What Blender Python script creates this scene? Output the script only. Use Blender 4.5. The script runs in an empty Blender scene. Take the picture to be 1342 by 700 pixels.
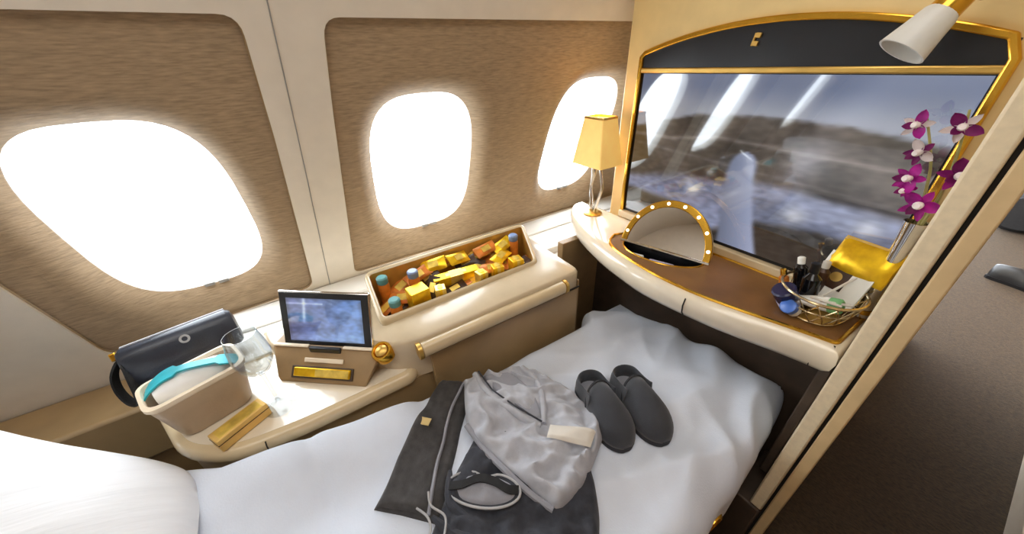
import bpy, bmesh, math, random
import numpy as np
from mathutils import Vector, Matrix, noise
from mathutils.geometry import tessellate_polygon

random.seed(7)
scene = bpy.context.scene
C = scene.collection
PI = math.pi

# ------------------------------------------------------------------ camera
YAW, PITCH, ROLL, FPX = 1.00827846, 0.54634977, -0.0456112, 447.43
fw = Vector((-math.sin(YAW) * math.cos(PITCH), math.cos(YAW) * math.cos(PITCH), -math.sin(PITCH)))
rt = Vector((math.cos(YAW), math.sin(YAW), 0))
up = rt.cross(fw)
r2 = math.cos(ROLL) * rt + math.sin(ROLL) * up
u2 = -math.sin(ROLL) * rt + math.cos(ROLL) * up
cam_data = bpy.data.cameras.new('camera')
cam_data.sensor_width = 36
cam_data.lens = FPX / 1342 * 36
cam_data.clip_start = 0.02
cam = bpy.data.objects.new('camera', cam_data)
C.objects.link(cam)
cam.matrix_world = Matrix(((r2.x, u2.x, -fw.x, 0), (r2.y, u2.y, -fw.y, 0), (r2.z, u2.z, -fw.z, 1.3), (0, 0, 0, 1)))
scene.camera = cam

# ------------------------------------------------------------------ world and cabin lights
world = bpy.data.worlds.new('world')
scene.world = world
world.use_nodes = True
bgn = world.node_tree.nodes['Background']
bgn.inputs[0].default_value = (0.90, 0.95, 1.0, 1)
bgn.inputs[1].default_value = 11.0
scene.view_settings.view_transform = 'Standard'
scene.view_settings.look = 'None'
scene.view_settings.gamma = 1
scene.view_settings.use_curve_mapping = False
scene.view_settings.exposure = -0.12


def area_light(name, loc, sx, sy, energy, color, rot=(0, 0, 0)):
    d = bpy.data.lights.new(name, 'AREA')
    d.shape = 'RECTANGLE'
    d.size, d.size_y = sx, sy
    d.energy = energy
    d.color = color
    o = bpy.data.objects.new(name, d)
    C.objects.link(o)
    o.location = loc
    o.rotation_euler = rot
    return o


area_light('cabin_ceiling_light', (-0.1, -0.35, 2.08), 0.7, 2.4, 21, (1, 0.965, 0.92))
sd_ = bpy.data.lights.new('aisle_spot', 'SPOT')
sd_.energy = 28
sd_.color = (0.95, 0.96, 1)
sd_.spot_size = 0.62
sd_.spot_blend = 0.9
sd_.shadow_soft_size = 0.08
so_ = bpy.data.objects.new('aisle_spot', sd_)
C.objects.link(so_)
so_.location = (0.22, 2.45, 2.07)

# ------------------------------------------------------------------ materials
MATS = {}


def mat(name, col, rough=0.5, metal=0.0, var=0.06, nscale=20, bump=0.0, bscale=200, stretch=None, spec=0.5,
        trans=0.0, emit=None, estr=0.0, coat=0.0, sheen=0.0, alpha=1.0, ior=None):
    if name in MATS:
        return MATS[name]
    m = bpy.data.materials.new(name)
    m.use_nodes = True
    nt = m.node_tree
    b = nt.nodes['Principled BSDF']
    b.inputs['Roughness'].default_value = rough
    b.inputs['Metallic'].default_value = metal
    b.inputs['Specular IOR Level'].default_value = spec
    b.inputs['Transmission Weight'].default_value = trans
    b.inputs['Coat Weight'].default_value = coat
    b.inputs['Sheen Weight'].default_value = sheen
    b.inputs['Alpha'].default_value = alpha
    if ior:
        b.inputs['IOR'].default_value = ior
    if emit:
        b.inputs['Emission Color'].default_value = (*emit, 1)
        b.inputs['Emission Strength'].default_value = estr
    tc = nt.nodes.new('ShaderNodeTexCoord')
    mp = nt.nodes.new('ShaderNodeMapping')
    nt.links.new(tc.outputs['Object'], mp.inputs['Vector'])
    if stretch:
        mp.inputs['Scale'].default_value = stretch
    nz = nt.nodes.new('ShaderNodeTexNoise')
    nz.inputs['Scale'].default_value = nscale
    nz.inputs['Detail'].default_value = 4
    nt.links.new(mp.outputs[0], nz.inputs['Vector'])
    cr = nt.nodes.new('ShaderNodeValToRGB')
    lo = [max(0, c * (1 - var * 2.2)) for c in col]
    hi = [min(1, c * (1 + var * 2.2)) for c in col]
    cr.color_ramp.elements[0].position = 0.3
    cr.color_ramp.elements[1].position = 0.7
    cr.color_ramp.elements[0].color = (*lo, 1)
    cr.color_ramp.elements[1].color = (*hi, 1)
    nt.links.new(nz.outputs[0], cr.inputs[0])
    nt.links.new(cr.outputs[0], b.inputs['Base Color'])
    if bump > 0:
        n2 = nt.nodes.new('ShaderNodeTexNoise')
        n2.inputs['Scale'].default_value = bscale
        nt.links.new(mp.outputs[0], n2.inputs['Vector'])
        bp = nt.nodes.new('ShaderNodeBump')
        bp.inputs['Strength'].default_value = bump
        bp.inputs['Distance'].default_value = 0.002
        nt.links.new(n2.outputs[0], bp.inputs['Height'])
        nt.links.new(bp.outputs[0], b.inputs['Normal'])
    MATS[name] = m
    return m


def srgb(r, g, b):
    f = lambda c: (c / 255 / 12.92) if c / 255 <= 0.04045 else ((c / 255 + 0.055) / 1.055) ** 2.4
    return (f(r), f(g), f(b))


M_CREAM = mat('cream_plastic', srgb(226, 216, 200), 0.42, var=0.015)
M_WHITEP = mat('white_plastic', srgb(232, 229, 222), 0.4, var=0.01)
M_BULK = mat('warm_cream_laminate', srgb(226, 200, 142), 0.4, var=0.02)
M_TEX = mat('woven_textile', srgb(160, 136, 106), 0.85, var=0.10, nscale=34, stretch=(1, 1, 8), bump=0.5, bscale=60, sheen=0.1)
M_CONS = mat('console_lacquer', srgb(206, 186, 150), 0.25, var=0.02, coat=0.3)
M_CONSW = mat('pale_gloss_top', srgb(226, 214, 192), 0.16, var=0.015, coat=0.5)
M_DECK = mat('champagne_lacquer', srgb(196, 178, 148), 0.3, var=0.02, coat=0.25)
M_GCARD = mat('pale_gold_card', srgb(228, 188, 108), 0.4, metal=0.35, var=0.04)
M_TAN = mat('tan_lacquer', srgb(160, 133, 94), 0.3, var=0.05, nscale=8)
M_TAUPE = mat('taupe_panel', srgb(150, 122, 84), 0.5, var=0.05)
M_DARKB = mat('dark_brown_panel', srgb(72, 58, 46), 0.6, var=0.1)
M_GOLD = mat('polished_gold', srgb(226, 176, 66), 0.22, metal=1, var=0.05, nscale=12)
M_GOLDS = mat('satin_gold', srgb(214, 176, 96), 0.38, metal=0.85, var=0.05)
M_CHROME = mat('chrome', (0.75, 0.74, 0.72), 0.08, metal=1, var=0.02)
M_MIRROR = mat('mirror_glass', (0.82, 0.8, 0.78), 0.02, metal=1, var=0.0)
M_BLACKP = mat('gloss_black_panel', srgb(22, 24, 30), 0.3, var=0.05)
M_BLACK = mat('black_plastic', srgb(16, 16, 18), 0.35, var=0.1)
M_BLACKF = mat('black_fabric', srgb(20, 20, 22), 0.8, var=0.15, nscale=60, bump=0.3)
M_LEATHER = mat('brown_leather', srgb(128, 88, 46), 0.38, var=0.1, nscale=10, bump=0.3, bscale=350)
M_DUVET = mat('white_cotton', srgb(212, 220, 234), 0.85, var=0.01, bump=0.25, bscale=300, sheen=0.15)
M_PILLOW = mat('white_ribbed_cotton', srgb(228, 230, 234), 0.85, var=0.02, nscale=60, stretch=(1, 0.05, 0.2), bump=0.35, bscale=160, sheen=0.15)
M_DKCLOTH = mat('charcoal_cloth', srgb(60, 58, 58), 0.9, var=0.12, nscale=60, bump=0.3, bscale=500, sheen=0.1)
M_NAVY = mat('slate_cloth', srgb(50, 52, 60), 0.9, var=0.15, nscale=50, bump=0.3, bscale=500, sheen=0.1)
M_GREY = mat('grey_jersey', srgb(172, 174, 182), 0.9, var=0.05, nscale=40, bump=0.3, bscale=500, sheen=0.15)
M_GREYD = mat('grey_collar_jersey', srgb(142, 143, 151), 0.9, var=0.05, bump=0.3, bscale=500)
M_LTGREY = mat('pale_grey_piping', srgb(168, 168, 170), 0.8, var=0.04)
M_SLIP = mat('slipper_felt', srgb(56, 58, 64), 0.9, var=0.08, bump=0.3, bscale=400, sheen=0.2)
M_SLIPD = mat('slipper_sole', srgb(44, 45, 50), 0.8, var=0.08)
M_PAPER = mat('off_white_paper', srgb(206, 200, 190), 0.8, var=0.03)
M_TAG = mat('gold_tag', srgb(196, 170, 110), 0.5, var=0.05)
M_BEIGEL = mat('beige_leatherette', srgb(186, 164, 136), 0.36, var=0.04, bump=0.15, bscale=300)
M_CREAML = mat('cream_edge', srgb(232, 216, 190), 0.4, var=0.02)
M_CASE = mat('navy_black_leatherette', srgb(44, 48, 58), 0.3, var=0.08, bump=0.15, bscale=300)
M_TURQ = mat('turquoise_satin', srgb(40, 168, 182), 0.45, var=0.12)
M_WHITEC = mat('white_cotton_wool', srgb(240, 240, 238), 0.9, var=0.02)
M_CARPET = mat('brown_carpet', srgb(58, 44, 26), 0.95, var=0.22, nscale=90, stretch=(1, 2.5, 1), bump=1.0, bscale=220)
M_WOOD = mat('amber_wood', srgb(150, 108, 66), 0.4, var=0.1, stretch=(1, 1, 8))
M_FOILG = mat('gold_foil', srgb(250, 190, 30), 0.3, metal=0.6, var=0.12, nscale=40)
M_FOILP = mat('pale_gold_foil', srgb(236, 200, 96), 0.32, metal=0.55, var=0.12, nscale=40)
M_ORANGE = mat('orange_wrapper', srgb(206, 120, 40), 0.35, metal=0.2, var=0.15, nscale=30)
M_DKCHOC = mat('dark_wrapper', srgb(58, 36, 20), 0.35, var=0.2, nscale=30)
M_BLUEC = mat('dusty_blue_cap', srgb(120, 140, 176), 0.4, var=0.08)
M_TEALC = mat('teal_cap', srgb(92, 150, 150), 0.4, var=0.08)
M_BINL = mat('bin_lining', srgb(196, 150, 70), 0.3, metal=0.4, var=0.06)
M_SHADE = mat('lamp_shade_fabric', srgb(240, 206, 130), 0.8, var=0.03, emit=srgb(255, 196, 96), estr=0.35)
M_BULB = mat('warm_bulb', (1, 0.9, 0.7), 0.4, var=0, emit=(1, 0.8, 0.5), estr=3)
M_FROST = mat('frosted_glass', srgb(226, 224, 218), 0.45, var=0.02, trans=0.25)
M_NAVYB = mat('navy_tin', srgb(34, 36, 74), 0.25, var=0.1)
M_COBALT = mat('cobalt_cap', srgb(70, 110, 190), 0.3, var=0.1)
M_LAV = mat('lavender_label', srgb(190, 186, 214), 0.5, var=0.05)
M_GREENL = mat('soft_green_label', srgb(116, 176, 118), 0.5, var=0.06)
M_WHITEG = mat('white_gloss', srgb(238, 238, 232), 0.3, var=0.01)
M_PURPLE = mat('orchid_purple', srgb(190, 30, 160), 0.5, var=0.2, nscale=40)
M_DPURPLE = mat('orchid_deep_purple', srgb(140, 18, 112), 0.5, var=0.2, nscale=40)
M_PETALW = mat('orchid_white', srgb(238, 226, 226), 0.6, var=0.05)
M_STEM = mat('orchid_stem', srgb(170, 164, 100), 0.5, var=0.1)
M_GREYL = mat('grey_latch', srgb(150, 146, 140), 0.4, var=0.03)
M_DARKGAP = mat('dark_seal', srgb(28, 22, 16), 0.8, var=0.1)
M_JAMB = mat('jamb_cream', srgb(222, 204, 170), 0.5, var=0.03, nscale=80, bump=0.1)
M_JAMBT = mat('jamb_tan', srgb(206, 178, 132), 0.5, var=0.04)
M_BOTTLE = mat('dark_bottle_glass', srgb(14, 14, 16), 0.08, var=0.1)
M_WIRE = mat('silver_wire', srgb(200, 180, 140), 0.25, metal=0.9, var=0.05)


def glass_mat(name, tint=(1, 1, 1), glossy=0.08):
    m = bpy.data.materials.new(name)
    m.use_nodes = True
    nt = m.node_tree
    nt.nodes.clear()
    out = nt.nodes.new('ShaderNodeOutputMaterial')
    mx = nt.nodes.new('ShaderNodeMixShader')
    tr = nt.nodes.new('ShaderNodeBsdfTransparent')
    tr.inputs[0].default_value = (*tint, 1)
    gl = nt.nodes.new('ShaderNodeBsdfGlossy')
    gl.inputs['Roughness'].default_value = 0.03
    lw = nt.nodes.new('ShaderNodeLayerWeight')
    lw.inputs[0].default_value = 0.5
    pw = nt.nodes.new('ShaderNodeMath')
    pw.operation = 'POWER'
    pw.inputs[1].default_value = 4.0
    nt.links.new(lw.outputs['Facing'], pw.inputs[0])
    ad = nt.nodes.new('ShaderNodeMath')
    ad.operation = 'MULTIPLY_ADD'
    ad.use_clamp = True
    ad.inputs[1].default_value = 0.6
    ad.inputs[2].default_value = glossy
    nt.links.new(pw.outputs[0], ad.inputs[0])
    nt.links.new(ad.outputs[0], mx.inputs[0])
    nt.links.new(tr.outputs[0], mx.inputs[1])
    nt.links.new(gl.outputs[0], mx.inputs[2])
    nt.links.new(mx.outputs[0], out.inputs[0])
    return m


M_PANE = glass_mat('window_glass', (0.97, 0.99, 1.0), 0.03)
M_GLASS = glass_mat('drinking_glass', (0.87, 0.88, 0.88), 0.08)


def picture_mat(name, strength, rough=0.06, base=0.01):
    m = bpy.data.materials.new(name)
    m.use_nodes = True
    nt = m.node_tree
    b = nt.nodes['Principled BSDF']
    at = nt.nodes.new('ShaderNodeAttribute')
    at.attribute_name = 'picture'
    b.inputs['Base Color'].default_value = (base, base, base, 1)
    b.inputs['Roughness'].default_value = rough
    b.inputs['Specular IOR Level'].default_value = 1.0
    b.inputs['Coat Weight'].default_value = 1.0
    b.inputs['Coat Roughness'].default_value = 0.02
    nt.links.new(at.outputs['Color'], b.inputs['Emission Color'])
    b.inputs['Emission Strength'].default_value = strength
    return m


# ------------------------------------------------------------------ object helpers
WM = {}


def tag(o, label=None, cat=None, group=None, kind=None):
    if label:
        o['label'] = label
    if cat:
        o['category'] = cat
    if group:
        o['group'] = group
    if kind:
        o['kind'] = kind
    return o


def thing(name, label, cat, loc, rot=None, group=None):
    o = bpy.data.objects.new(name, None)
    C.objects.link(o)
    o.empty_display_size = 0.05
    Mx = Matrix.Translation(loc)
    if rot is not None:
        Mx = Mx @ rot.to_4x4()
    o.matrix_world = Mx
    WM[o] = Mx
    return tag(o, label, cat, group)


def obj(name, bm, m, parent=None, smooth=True, bevel=0.0, seg=2, angle=35, sub=0, world=True):
    bmesh.ops.recalc_face_normals(bm, faces=bm.faces)
    me = bpy.data.meshes.new(name)
    loc = None
    if parent is not None:
        if world:
            bm.transform(WM[parent].inverted())
    else:
        zs = [v.co for v in bm.verts]
        lo = [min(c[i] for c in zs) for i in range(3)]
        hi = [max(c[i] for c in zs) for i in range(3)]
        loc = Vector(((lo[0] + hi[0]) / 2, (lo[1] + hi[1]) / 2, lo[2]))
        bm.transform(Matrix.Translation(-loc))
    bm.to_mesh(me)
    bm.free()
    o = bpy.data.objects.new(name, me)
    C.objects.link(o)
    if m:
        for mm in (m if isinstance(m, (list, tuple)) else [m]):
            me.materials.append(mm)
    if parent is not None:
        o.parent = parent
        pm = WM[parent]
        WM[o] = pm
    else:
        o.location = loc
        WM[o] = Matrix.Translation(loc)
    if smooth:
        me.shade_smooth()
        me.set_sharp_from_angle(angle=math.radians(angle))
    if bevel > 0:
        md = o.modifiers.new('bevel', 'BEVEL')
        md.width = bevel
        md.segments = seg
        md.limit_method = 'ANGLE'
        md.angle_limit = math.radians(40)
        md.harden_normals = False
    if sub:
        md = o.modifiers.new('sub', 'SUBSURF')
        md.levels = md.render_levels = sub
    return o


def struct(name, bm, m, parent=None, **k):
    o = obj(name, bm, m, parent, **k)
    if parent is None:
        o['kind'] = 'structure'
    return o


def B():
    return bmesh.new()


def box(bm, lo, hi, rot=None, piv=None):
    vs = [bm.verts.new((x, y, z)) for x in (lo[0], hi[0]) for y in (lo[1], hi[1]) for z in (lo[2], hi[2])]
    for f in ((0, 1, 3, 2), (4, 6, 7, 5), (0, 4, 5, 1), (2, 3, 7, 6), (0, 2, 6, 4), (1, 5, 7, 3)):
        bm.faces.new([vs[i] for i in f])
    if rot is not None:
        for v in vs:
            v.co = rot @ (v.co - Vector(piv)) + Vector(piv)
    return bm


def obox(bm, c, s, R):
    """oriented box: centre c, size s, rotation matrix R"""
    vs = []
    for x in (-.5, .5):
        for y in (-.5, .5):
            for z in (-.5, .5):
                vs.append(bm.verts.new(Vector(c) + R @ Vector((x * s[0], y * s[1], z * s[2]))))
    for f in ((0, 1, 3, 2), (4, 6, 7, 5), (0, 4, 5, 1), (2, 3, 7, 6), (0, 2, 6, 4), (1, 5, 7, 3)):
        bm.faces.new([vs[i] for i in f])
    return bm


def loft(bm, rings, cap0=True, cap1=True, closed=True):
    R = [[bm.verts.new(p) for p in r] for r in rings]
    n = len(R[0])
    for a, b in zip(R[:-1], R[1:]):
        for i in range(n if closed else n - 1):
            j = (i + 1) % n
            try:
                bm.faces.new((a[i], a[j], b[j], b[i]))
            except ValueError:
                pass
    if cap0:
        bm.faces.new(R[0][::-1])
    if cap1:
        bm.faces.new(R[-1])
    return bm


def prism(bm, pts, z0, z1):
    return loft(bm, [[(x, y, z0) for x, y in pts], [(x, y, z1) for x, y in pts]])


def frame_of(d):
    d = Vector(d).normalized()
    a = Vector((0, 0, 1)) if abs(d.z) < 0.9 else Vector((1, 0, 0))
    x = a.cross(d).normalized()
    return x, d.cross(x)


def tube(bm, pts, r, n=8, closed=False, cap=True):
    pts = [Vector(p) for p in pts]
    rings = []
    N = len(pts)
    px = None
    for i, p in enumerate(pts):
        if closed:
            d = pts[(i + 1) % N] - pts[i - 1]
        else:
            d = pts[min(i + 1, N - 1)] - pts[max(i - 1, 0)]
        d.normalize()
        if px is None:
            x, y = frame_of(d)
        else:
            x = (px - d * px.dot(d)).normalized()
            y = d.cross(x)
        px = x
        rr = r[i] if isinstance(r, (list, tuple)) else r
        rings.append([p + (x * math.cos(t) + y * math.sin(t)) * rr for t in [2 * PI * k / n for k in range(n)]])
    if closed:
        rings.append(rings[0])
        loft(bm, rings, False, False)
        bmesh.ops.remove_doubles(bm, verts=bm.verts, dist=1e-6)
    else:
        loft(bm, rings, cap, cap)
    return bm


def lathe(bm, prof, c=(0, 0, 0), n=24, R=None, cap0=True, cap1=True):
    rings = []
    for r, z in prof:
        ring = []
        for k in range(n):
            t = 2 * PI * k / n
            v = Vector((r * math.cos(t), r * math.sin(t), z))
            if R is not None:
                v = R @ v
            ring.append(v + Vector(c))
        rings.append(ring)
    return loft(bm, rings, cap0, cap1)


def poly_fill(bm, outer, holes, f):
    """fill a 2D outline with holes; f maps (a,b)->3D"""
    loops = [[Vector((a, b, 0)) for a, b in outer]] + [[Vector((a, b, 0)) for a, b in h] for h in holes]
    tris = tessellate_polygon(loops)
    flat = [p for l in loops for p in l]
    vs = [bm.verts.new(f(p.x, p.y)) for p in flat]
    for t in tris:
        try:
            bm.faces.new([vs[i] for i in t])
        except ValueError:
            pass
    return vs


def round_poly(pts, r, n=5):
    out = []
    N = len(pts)
    for i in range(N):
        p0, p1, p2 = Vector(pts[i - 1]), Vector(pts[i]), Vector(pts[(i + 1) % N])
        a, b = (p0 - p1), (p2 - p1)
        rr = r[i] if isinstance(r, (list, tuple)) else r
        if rr <= 0:
            out.append((p1.x, p1.y))
            continue
        la = min(rr, a.length * .45)
        lb = min(rr, b.length * .45)
        A, Bp = p1 + a.normalized() * la, p1 + b.normalized() * lb
        for k in range(n + 1):
            t = k / n
            q = A * (1 - t) ** 2 + p1 * 2 * t * (1 - t) + Bp * t * t
            out.append((q.x, q.y))
    return out


def smooth_path(pts, n=6, closed=False):
    P = [Vector(p) for p in pts]
    N = len(P)
    out = []
    rng = range(N) if closed else range(N - 1)
    for i in rng:
        p0 = P[i - 1] if (i > 0 or closed) else P[0]
        p1, p2 = P[i], P[(i + 1) % N]
        p3 = P[(i + 2) % N] if (i + 2 < N or closed) else P[-1]
        for k in range(n):
            t = k / n
            out.append(0.5 * ((2 * p1) + (-p0 + p2) * t + (2 * p0 - 5 * p1 + 4 * p2 - p3) * t * t + (-p0 + 3 * p1 - 3 * p2 + p3) * t ** 3))
    if not closed:
        out.append(P[-1])
    return out


def superell(a, b, n=3.2, k=48):
    o = []
    for i in range(k):
        t = 2 * PI * i / k
        c, s = math.cos(t), math.sin(t)
        o.append((a * math.copysign(abs(c) ** (2 / n), c), b * math.copysign(abs(s) ** (2 / n), s)))
    return o


def sstep(a, b, x):
    t = min(1, max(0, (x - a) / (b - a)))
    return t * t * (3 - 2 * t)


def lerp_tab(tab, x):
    if x <= tab[0][0]:
        return tab[0][1]
    for (a, b), (c, d) in zip(tab[:-1], tab[1:]):
        if x <= c:
            return b + (d - b) * (x - a) / (c - a)
    return tab[-1][1]


def rz(a):
    return Matrix.Rotation(a, 3, 'Z')


# ------------------------------------------------------------------ the shell of the cabin
bm = B()
box(bm, (-1.46, -2.0, -0.03), (2.2, 7.0, 0.0))
struct('floor', bm, M_CARPET, smooth=False)


def wx(z):
    return -1.18 + 0.4 * (z - 0.8)


def wp(y, z, off=0.0):
    """point on the sloping sidewall; off > 0 is towards the outside"""
    k = math.sqrt(1 + 0.16)
    return Vector((wx(z) - off / k, y, z + off * 0.4 / k))


PAN = [
    round_poly([(-0.605, 0.598), (-0.056, 0.630), (-0.003, 1.162), (0.014, 1.392), (-0.60, 1.394)], [.05, .035, 0, .035, .05]),
    round_poly([(0.086, 0.632), (1.55, 0.616), (1.55, 1.394), (0.158, 1.390), (0.137, 1.2)], [.03, .03, .03, .035, 0]),
    round_poly([(-1.85, 0.60), (-1.10, 0.60), (-1.10, 1.392), (-1.85, 1.392)], .04)]
WIN = [(-0.306, 0.962, 0), (0.397, 0.962, 1), (1.10, 0.965, 1), (-1.47, 0.962, 2)]
WA, WB = 0.176, 0.243

# cream wall with an opening for each textile panel, then the curve up to the ceiling
bm = B()
poly_fill(bm, [(-2.0, 0.0), (2.4, 0.0), (2.4, 1.44), (-2.0, 1.44)], PAN, lambda a, b: wp(a, b))
for P in PAN:
    loft(bm, [[wp(a, b) for a, b in P], [wp(a, b, 0.012) for a, b in P]], False, False)
curve = [(wx(1.44), 1.44), (-0.905, 1.53), (-0.85, 1.63), (-0.77, 1.75), (-0.66, 1.88), (-0.5, 2.0), (-0.3, 2.1)]
loft(bm, [[(x, -2.0, z) for x, z in curve], [(x, 2.4, z) for x, z in curve]], False, False, closed=False)
wl = struct('wall_left', bm, M_CREAM, angle=50)
seam_bm = B()
tube(seam_bm, [wp(-0.006, 0.61, -0.001), wp(0.042, 1.117, -0.001), wp(0.070, 1.44, -0.001)], 0.0013, 6)
obj('wall_seam', seam_bm, M_GREYL, wl)

for pi, P in enumerate(PAN):
    wins = [w for w in WIN if w[2] == pi]
    bm = B()
    S1 = 1.30
    holes = [[(cy + a * (S1 + .06), cz + b * S1) for a, b in superell(WA, WB)] for cy, cz, _ in wins]
    poly_fill(bm, P, holes, lambda a, b: wp(a, b, 0.012))
    for (cy, cz, _), h in zip(wins, holes):
        rings = []
        for k in range(7):
            t = k / 6
            s = S1 + (1.0 - S1) * t
            sx = s + .06 * (1 - t)
            d = 0.012 + 0.045 * (t ** 1.9)
            rings.append([wp(cy + a * sx, cz + b * s, d) for a, b in superell(WA, WB)])
        loft(bm, rings, False, False)
    o = obj('wall_panel', bm, M_TEX, wl, angle=50)
    # thin gold bead round the panel
    bm = B()
    tube(bm, [wp(a, b, 0.008) for a, b in P], 0.003, 5, closed=True)
    obj('panel_trim', bm, M_TAN, wl)

for n, (cy, cz, _) in enumerate(WIN):
    bm = B()
    rings = []
    for s, d in ((1.004, 0.056), (0.996, 0.060), (0.990, 0.075), (0.992, 0.095), (1.03, 0.095)):
        rings.append([wp(cy + a * s, cz + b * s, d) for a, b in superell(WA, WB)])
    loft(bm, rings, False, False)
    w = struct('window_%d' % (n + 1), bm, M_WHITEP, angle=60)
    bm = B()
    pts = [(cy + a * 1.0, cz + b * 1.0) for a, b in superell(WA, WB)]
    poly_fill(bm, pts, [], lambda a, b: wp(a, b, 0.085))
    obj('pane', bm, M_PANE, w)
    bm = B()
    for dy in (-0.018, 0.018):
        obox(bm, wp(cy + dy + 0.01, cz - WB * 0.985, 0.055), (0.012, 0.026, 0.012), Matrix.Rotation(0.38, 3, 'Y'))
    obj('shade_latch', bm, M_GREYL, w, bevel=0.002)

bm = B()
box(bm, (-0.5, -2.0, 2.1), (2.2, 7.0, 2.13))
struct('ceiling', bm, M_CREAM, smooth=False)
PROF = [(wx(0), 0)] + curve + [(-0.3, 2.12)]


def cross_wall(x1, y0, y1):
    bm = B()
    loft(bm, [[(x, y, z) for x, z in PROF] + [(x1, y, 2.12), (x1, y, 0)] for y in (y0, y1)])
    return bm


bm = cross_wall(2.2, -2.03, -2.0)
struct('wall_back', bm, M_CREAM, smooth=False)
bm = B()
box(bm, (-0.02, 7.0, 0), (2.2, 7.03, 2.13))
struct('wall_front', bm, M_DARKB, smooth=False)
bm = B()
box(bm, (2.2, -2.0, 0), (2.23, 7.0, 2.13))
struct('wall_right', bm, M_TAUPE, smooth=False)
# bulkhead that closes the strip between the sidewall and the ceiling beyond the next window
bm = cross_wall(-0.02, 2.38, 2.40)
struct('wall_next_suite', bm, M_CREAM, smooth=False)
# low wall of the suite across the aisle
bm = B()
box(bm, (0.425, -1.2, 0.0), (0.46, 4.2, 1.28))
wa = struct('wall_aisle', bm, M_WOOD, smooth=False)
bm = B()
box(bm, (0.415, -1.2, 0.0), (0.425, 4.2, 0.09))
struct('baseboard_aisle', bm, M_CREAM, smooth=False)
# wall ledge under the windows
bm = B()
lz = lambda z: wx(z) + 0.002
loft(bm, [[(lz(.3), y, .3), (-0.985, y, .3), (-0.985, y, .612), (lz(.612), y, .612)] for y in (-0.46, 2.37)])
box(bm, (-0.983, 0.70, 0.30), (-0.87, 1.6, 0.585))
loft(bm, [[(lz(.612), y, .610), (-1.13, y, .610), (-1.13, y, .622), (lz(.622), y, .622)] for y in (-0.46, 2.37)])
struct('trim_1', bm, M_WHITEP, bevel=0.008)
bm = B()
loft(bm, [[(lz(.3), y, .3), (-1.12, y, .3), (-1.12, y, .492), (lz(.492), y, .492)] for y in (-1.95, -0.462)])
struct('trim_2', bm, M_TAN, bevel=0.01)
bm = B()
loft(bm, [[(lz(.05), y, .05), (-1.16, y, .05), (-1.16, y, .298), (lz(.298), y, .298)] for y in (-1.95, -0.47)])
struct('trim_3', bm, M_TAUPE, bevel=0.006)

# ------------------------------------------------------------------ partition with television
TVY = 1.0
bm = B()
box(bm, (-0.85, TVY, 0.0), (-0.052, TVY + 0.05, 1.80))
wt = struct('wall_television', bm, M_BULK, bevel=0.006)

# partition end at the door opening: inner skin, slot of the sliding door, outer skin
bm = B()
box(bm, (-0.050, 0.75, 0.26), (-0.0215, 1.6, 1.80))
pj = struct('door_1', bm, M_JAMB, bevel=0.004)
bm = B()
box(bm, (-0.0215, 0.765, 0.02), (-0.0155, 1.6, 1.80))
obj('door_slot', bm, M_DARKGAP, pj, smooth=False)
bm = B()
box(bm, (-0.0155, 0.75, 0.0), (0.007, 1.6, 1.80))
obj('outer_skin', bm, M_JAMBT, pj, bevel=0.003)
bm = B()
box(bm, (-0.095, 0.752, 0.0), (-0.0215, 0.95, 0.25))
obj('sill_block', bm, M_DARKB, pj, bevel=0.005)

ZA = lambda x: 1.353 - 0.057 * ((x + 0.437) / 0.352) ** 2
tv = thing('television', 'wide flat television showing an aeroplane tail view under an arched gold frame', 'television', (-0.437, TVY, 0.80))
XL, XR, ZB, ZT = -0.774, -0.094, 0.815, 1.247
# gold frame: sweep of a small square section
path = [(-0.783, 0.80)] + [(-0.787, ZB + (1.29 - ZB) * k / 6) for k in range(1, 7)]
path += [(x, ZA(x)) for x in [-0.775 + 0.675 * k / 22 for k in range(23)]] + [(-0.085, 1.27), (-0.084, 1.1), (-0.084, 0.80)]
bm = B()


def ribbon(bm, path, w, y0, y1):
    rings = []
    N = len(path)
    for i in range(N):
        a, b = Vector(path[max(i - 1, 0)]), Vector(path[min(i + 1, N - 1)])
        d = (b - a).normalized()
        nrm = Vector((-d.y, d.x))
        p = Vector(path[i])
        q0, q1 = p - nrm * w / 2, p + nrm * w / 2
        rings.append([(q0.x, y0, q0.y), (q1.x, y0, q1.y), (q1.x, y1, q1.y), (q0.x, y1, q0.y)])
    loft(bm, rings)


ribbon(bm, path, 0.013, TVY - 0.014, TVY + 0.005)
obj('frame', bm, M_GOLD, tv, bevel=0.003)
bm = B()
box(bm, (-0.783, TVY - 0.012, 1.249), (-0.088, TVY + 0.004, 1.262))
obj('gold_strip', bm, M_GOLDS, tv, bevel=0.003)
bm = B()
arch = [(-0.781, 1.262), (-0.09, 1.262)] + [(x, ZA(x)) for x in [-0.09 - 0.69 * k / 20 for k in range(21)]]
loft(bm, [[(x, TVY - 0.006, z) for x, z in arch], [(x, TVY + 0.004, z) for x, z in arch]])
obj('black_top_panel', bm, M_BLACKP, tv)
bm = B()
for dz, dx in ((0.008, 0.002), (-0.008, -0.001)):
    obox(bm, (-0.473 + dx, TVY - 0.009, 1.317 + dz), (0.011, 0.006, 0.010), Matrix.Rotation(0.15, 3, 'Y'))
obox(bm, (-0.479, TVY - 0.009, 1.317), (0.004, 0.006, 0.026), Matrix.Rotation(0.15, 3, 'Y'))
obj('emblem', bm, M_GOLDS, tv, bevel=0.001)
bm = B()
box(bm, (-0.781, TVY - 0.003, 0.806), (-0.088, TVY + 0.004, 1.249))
obj('black_bezel', bm, M_BLACK, tv)


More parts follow.
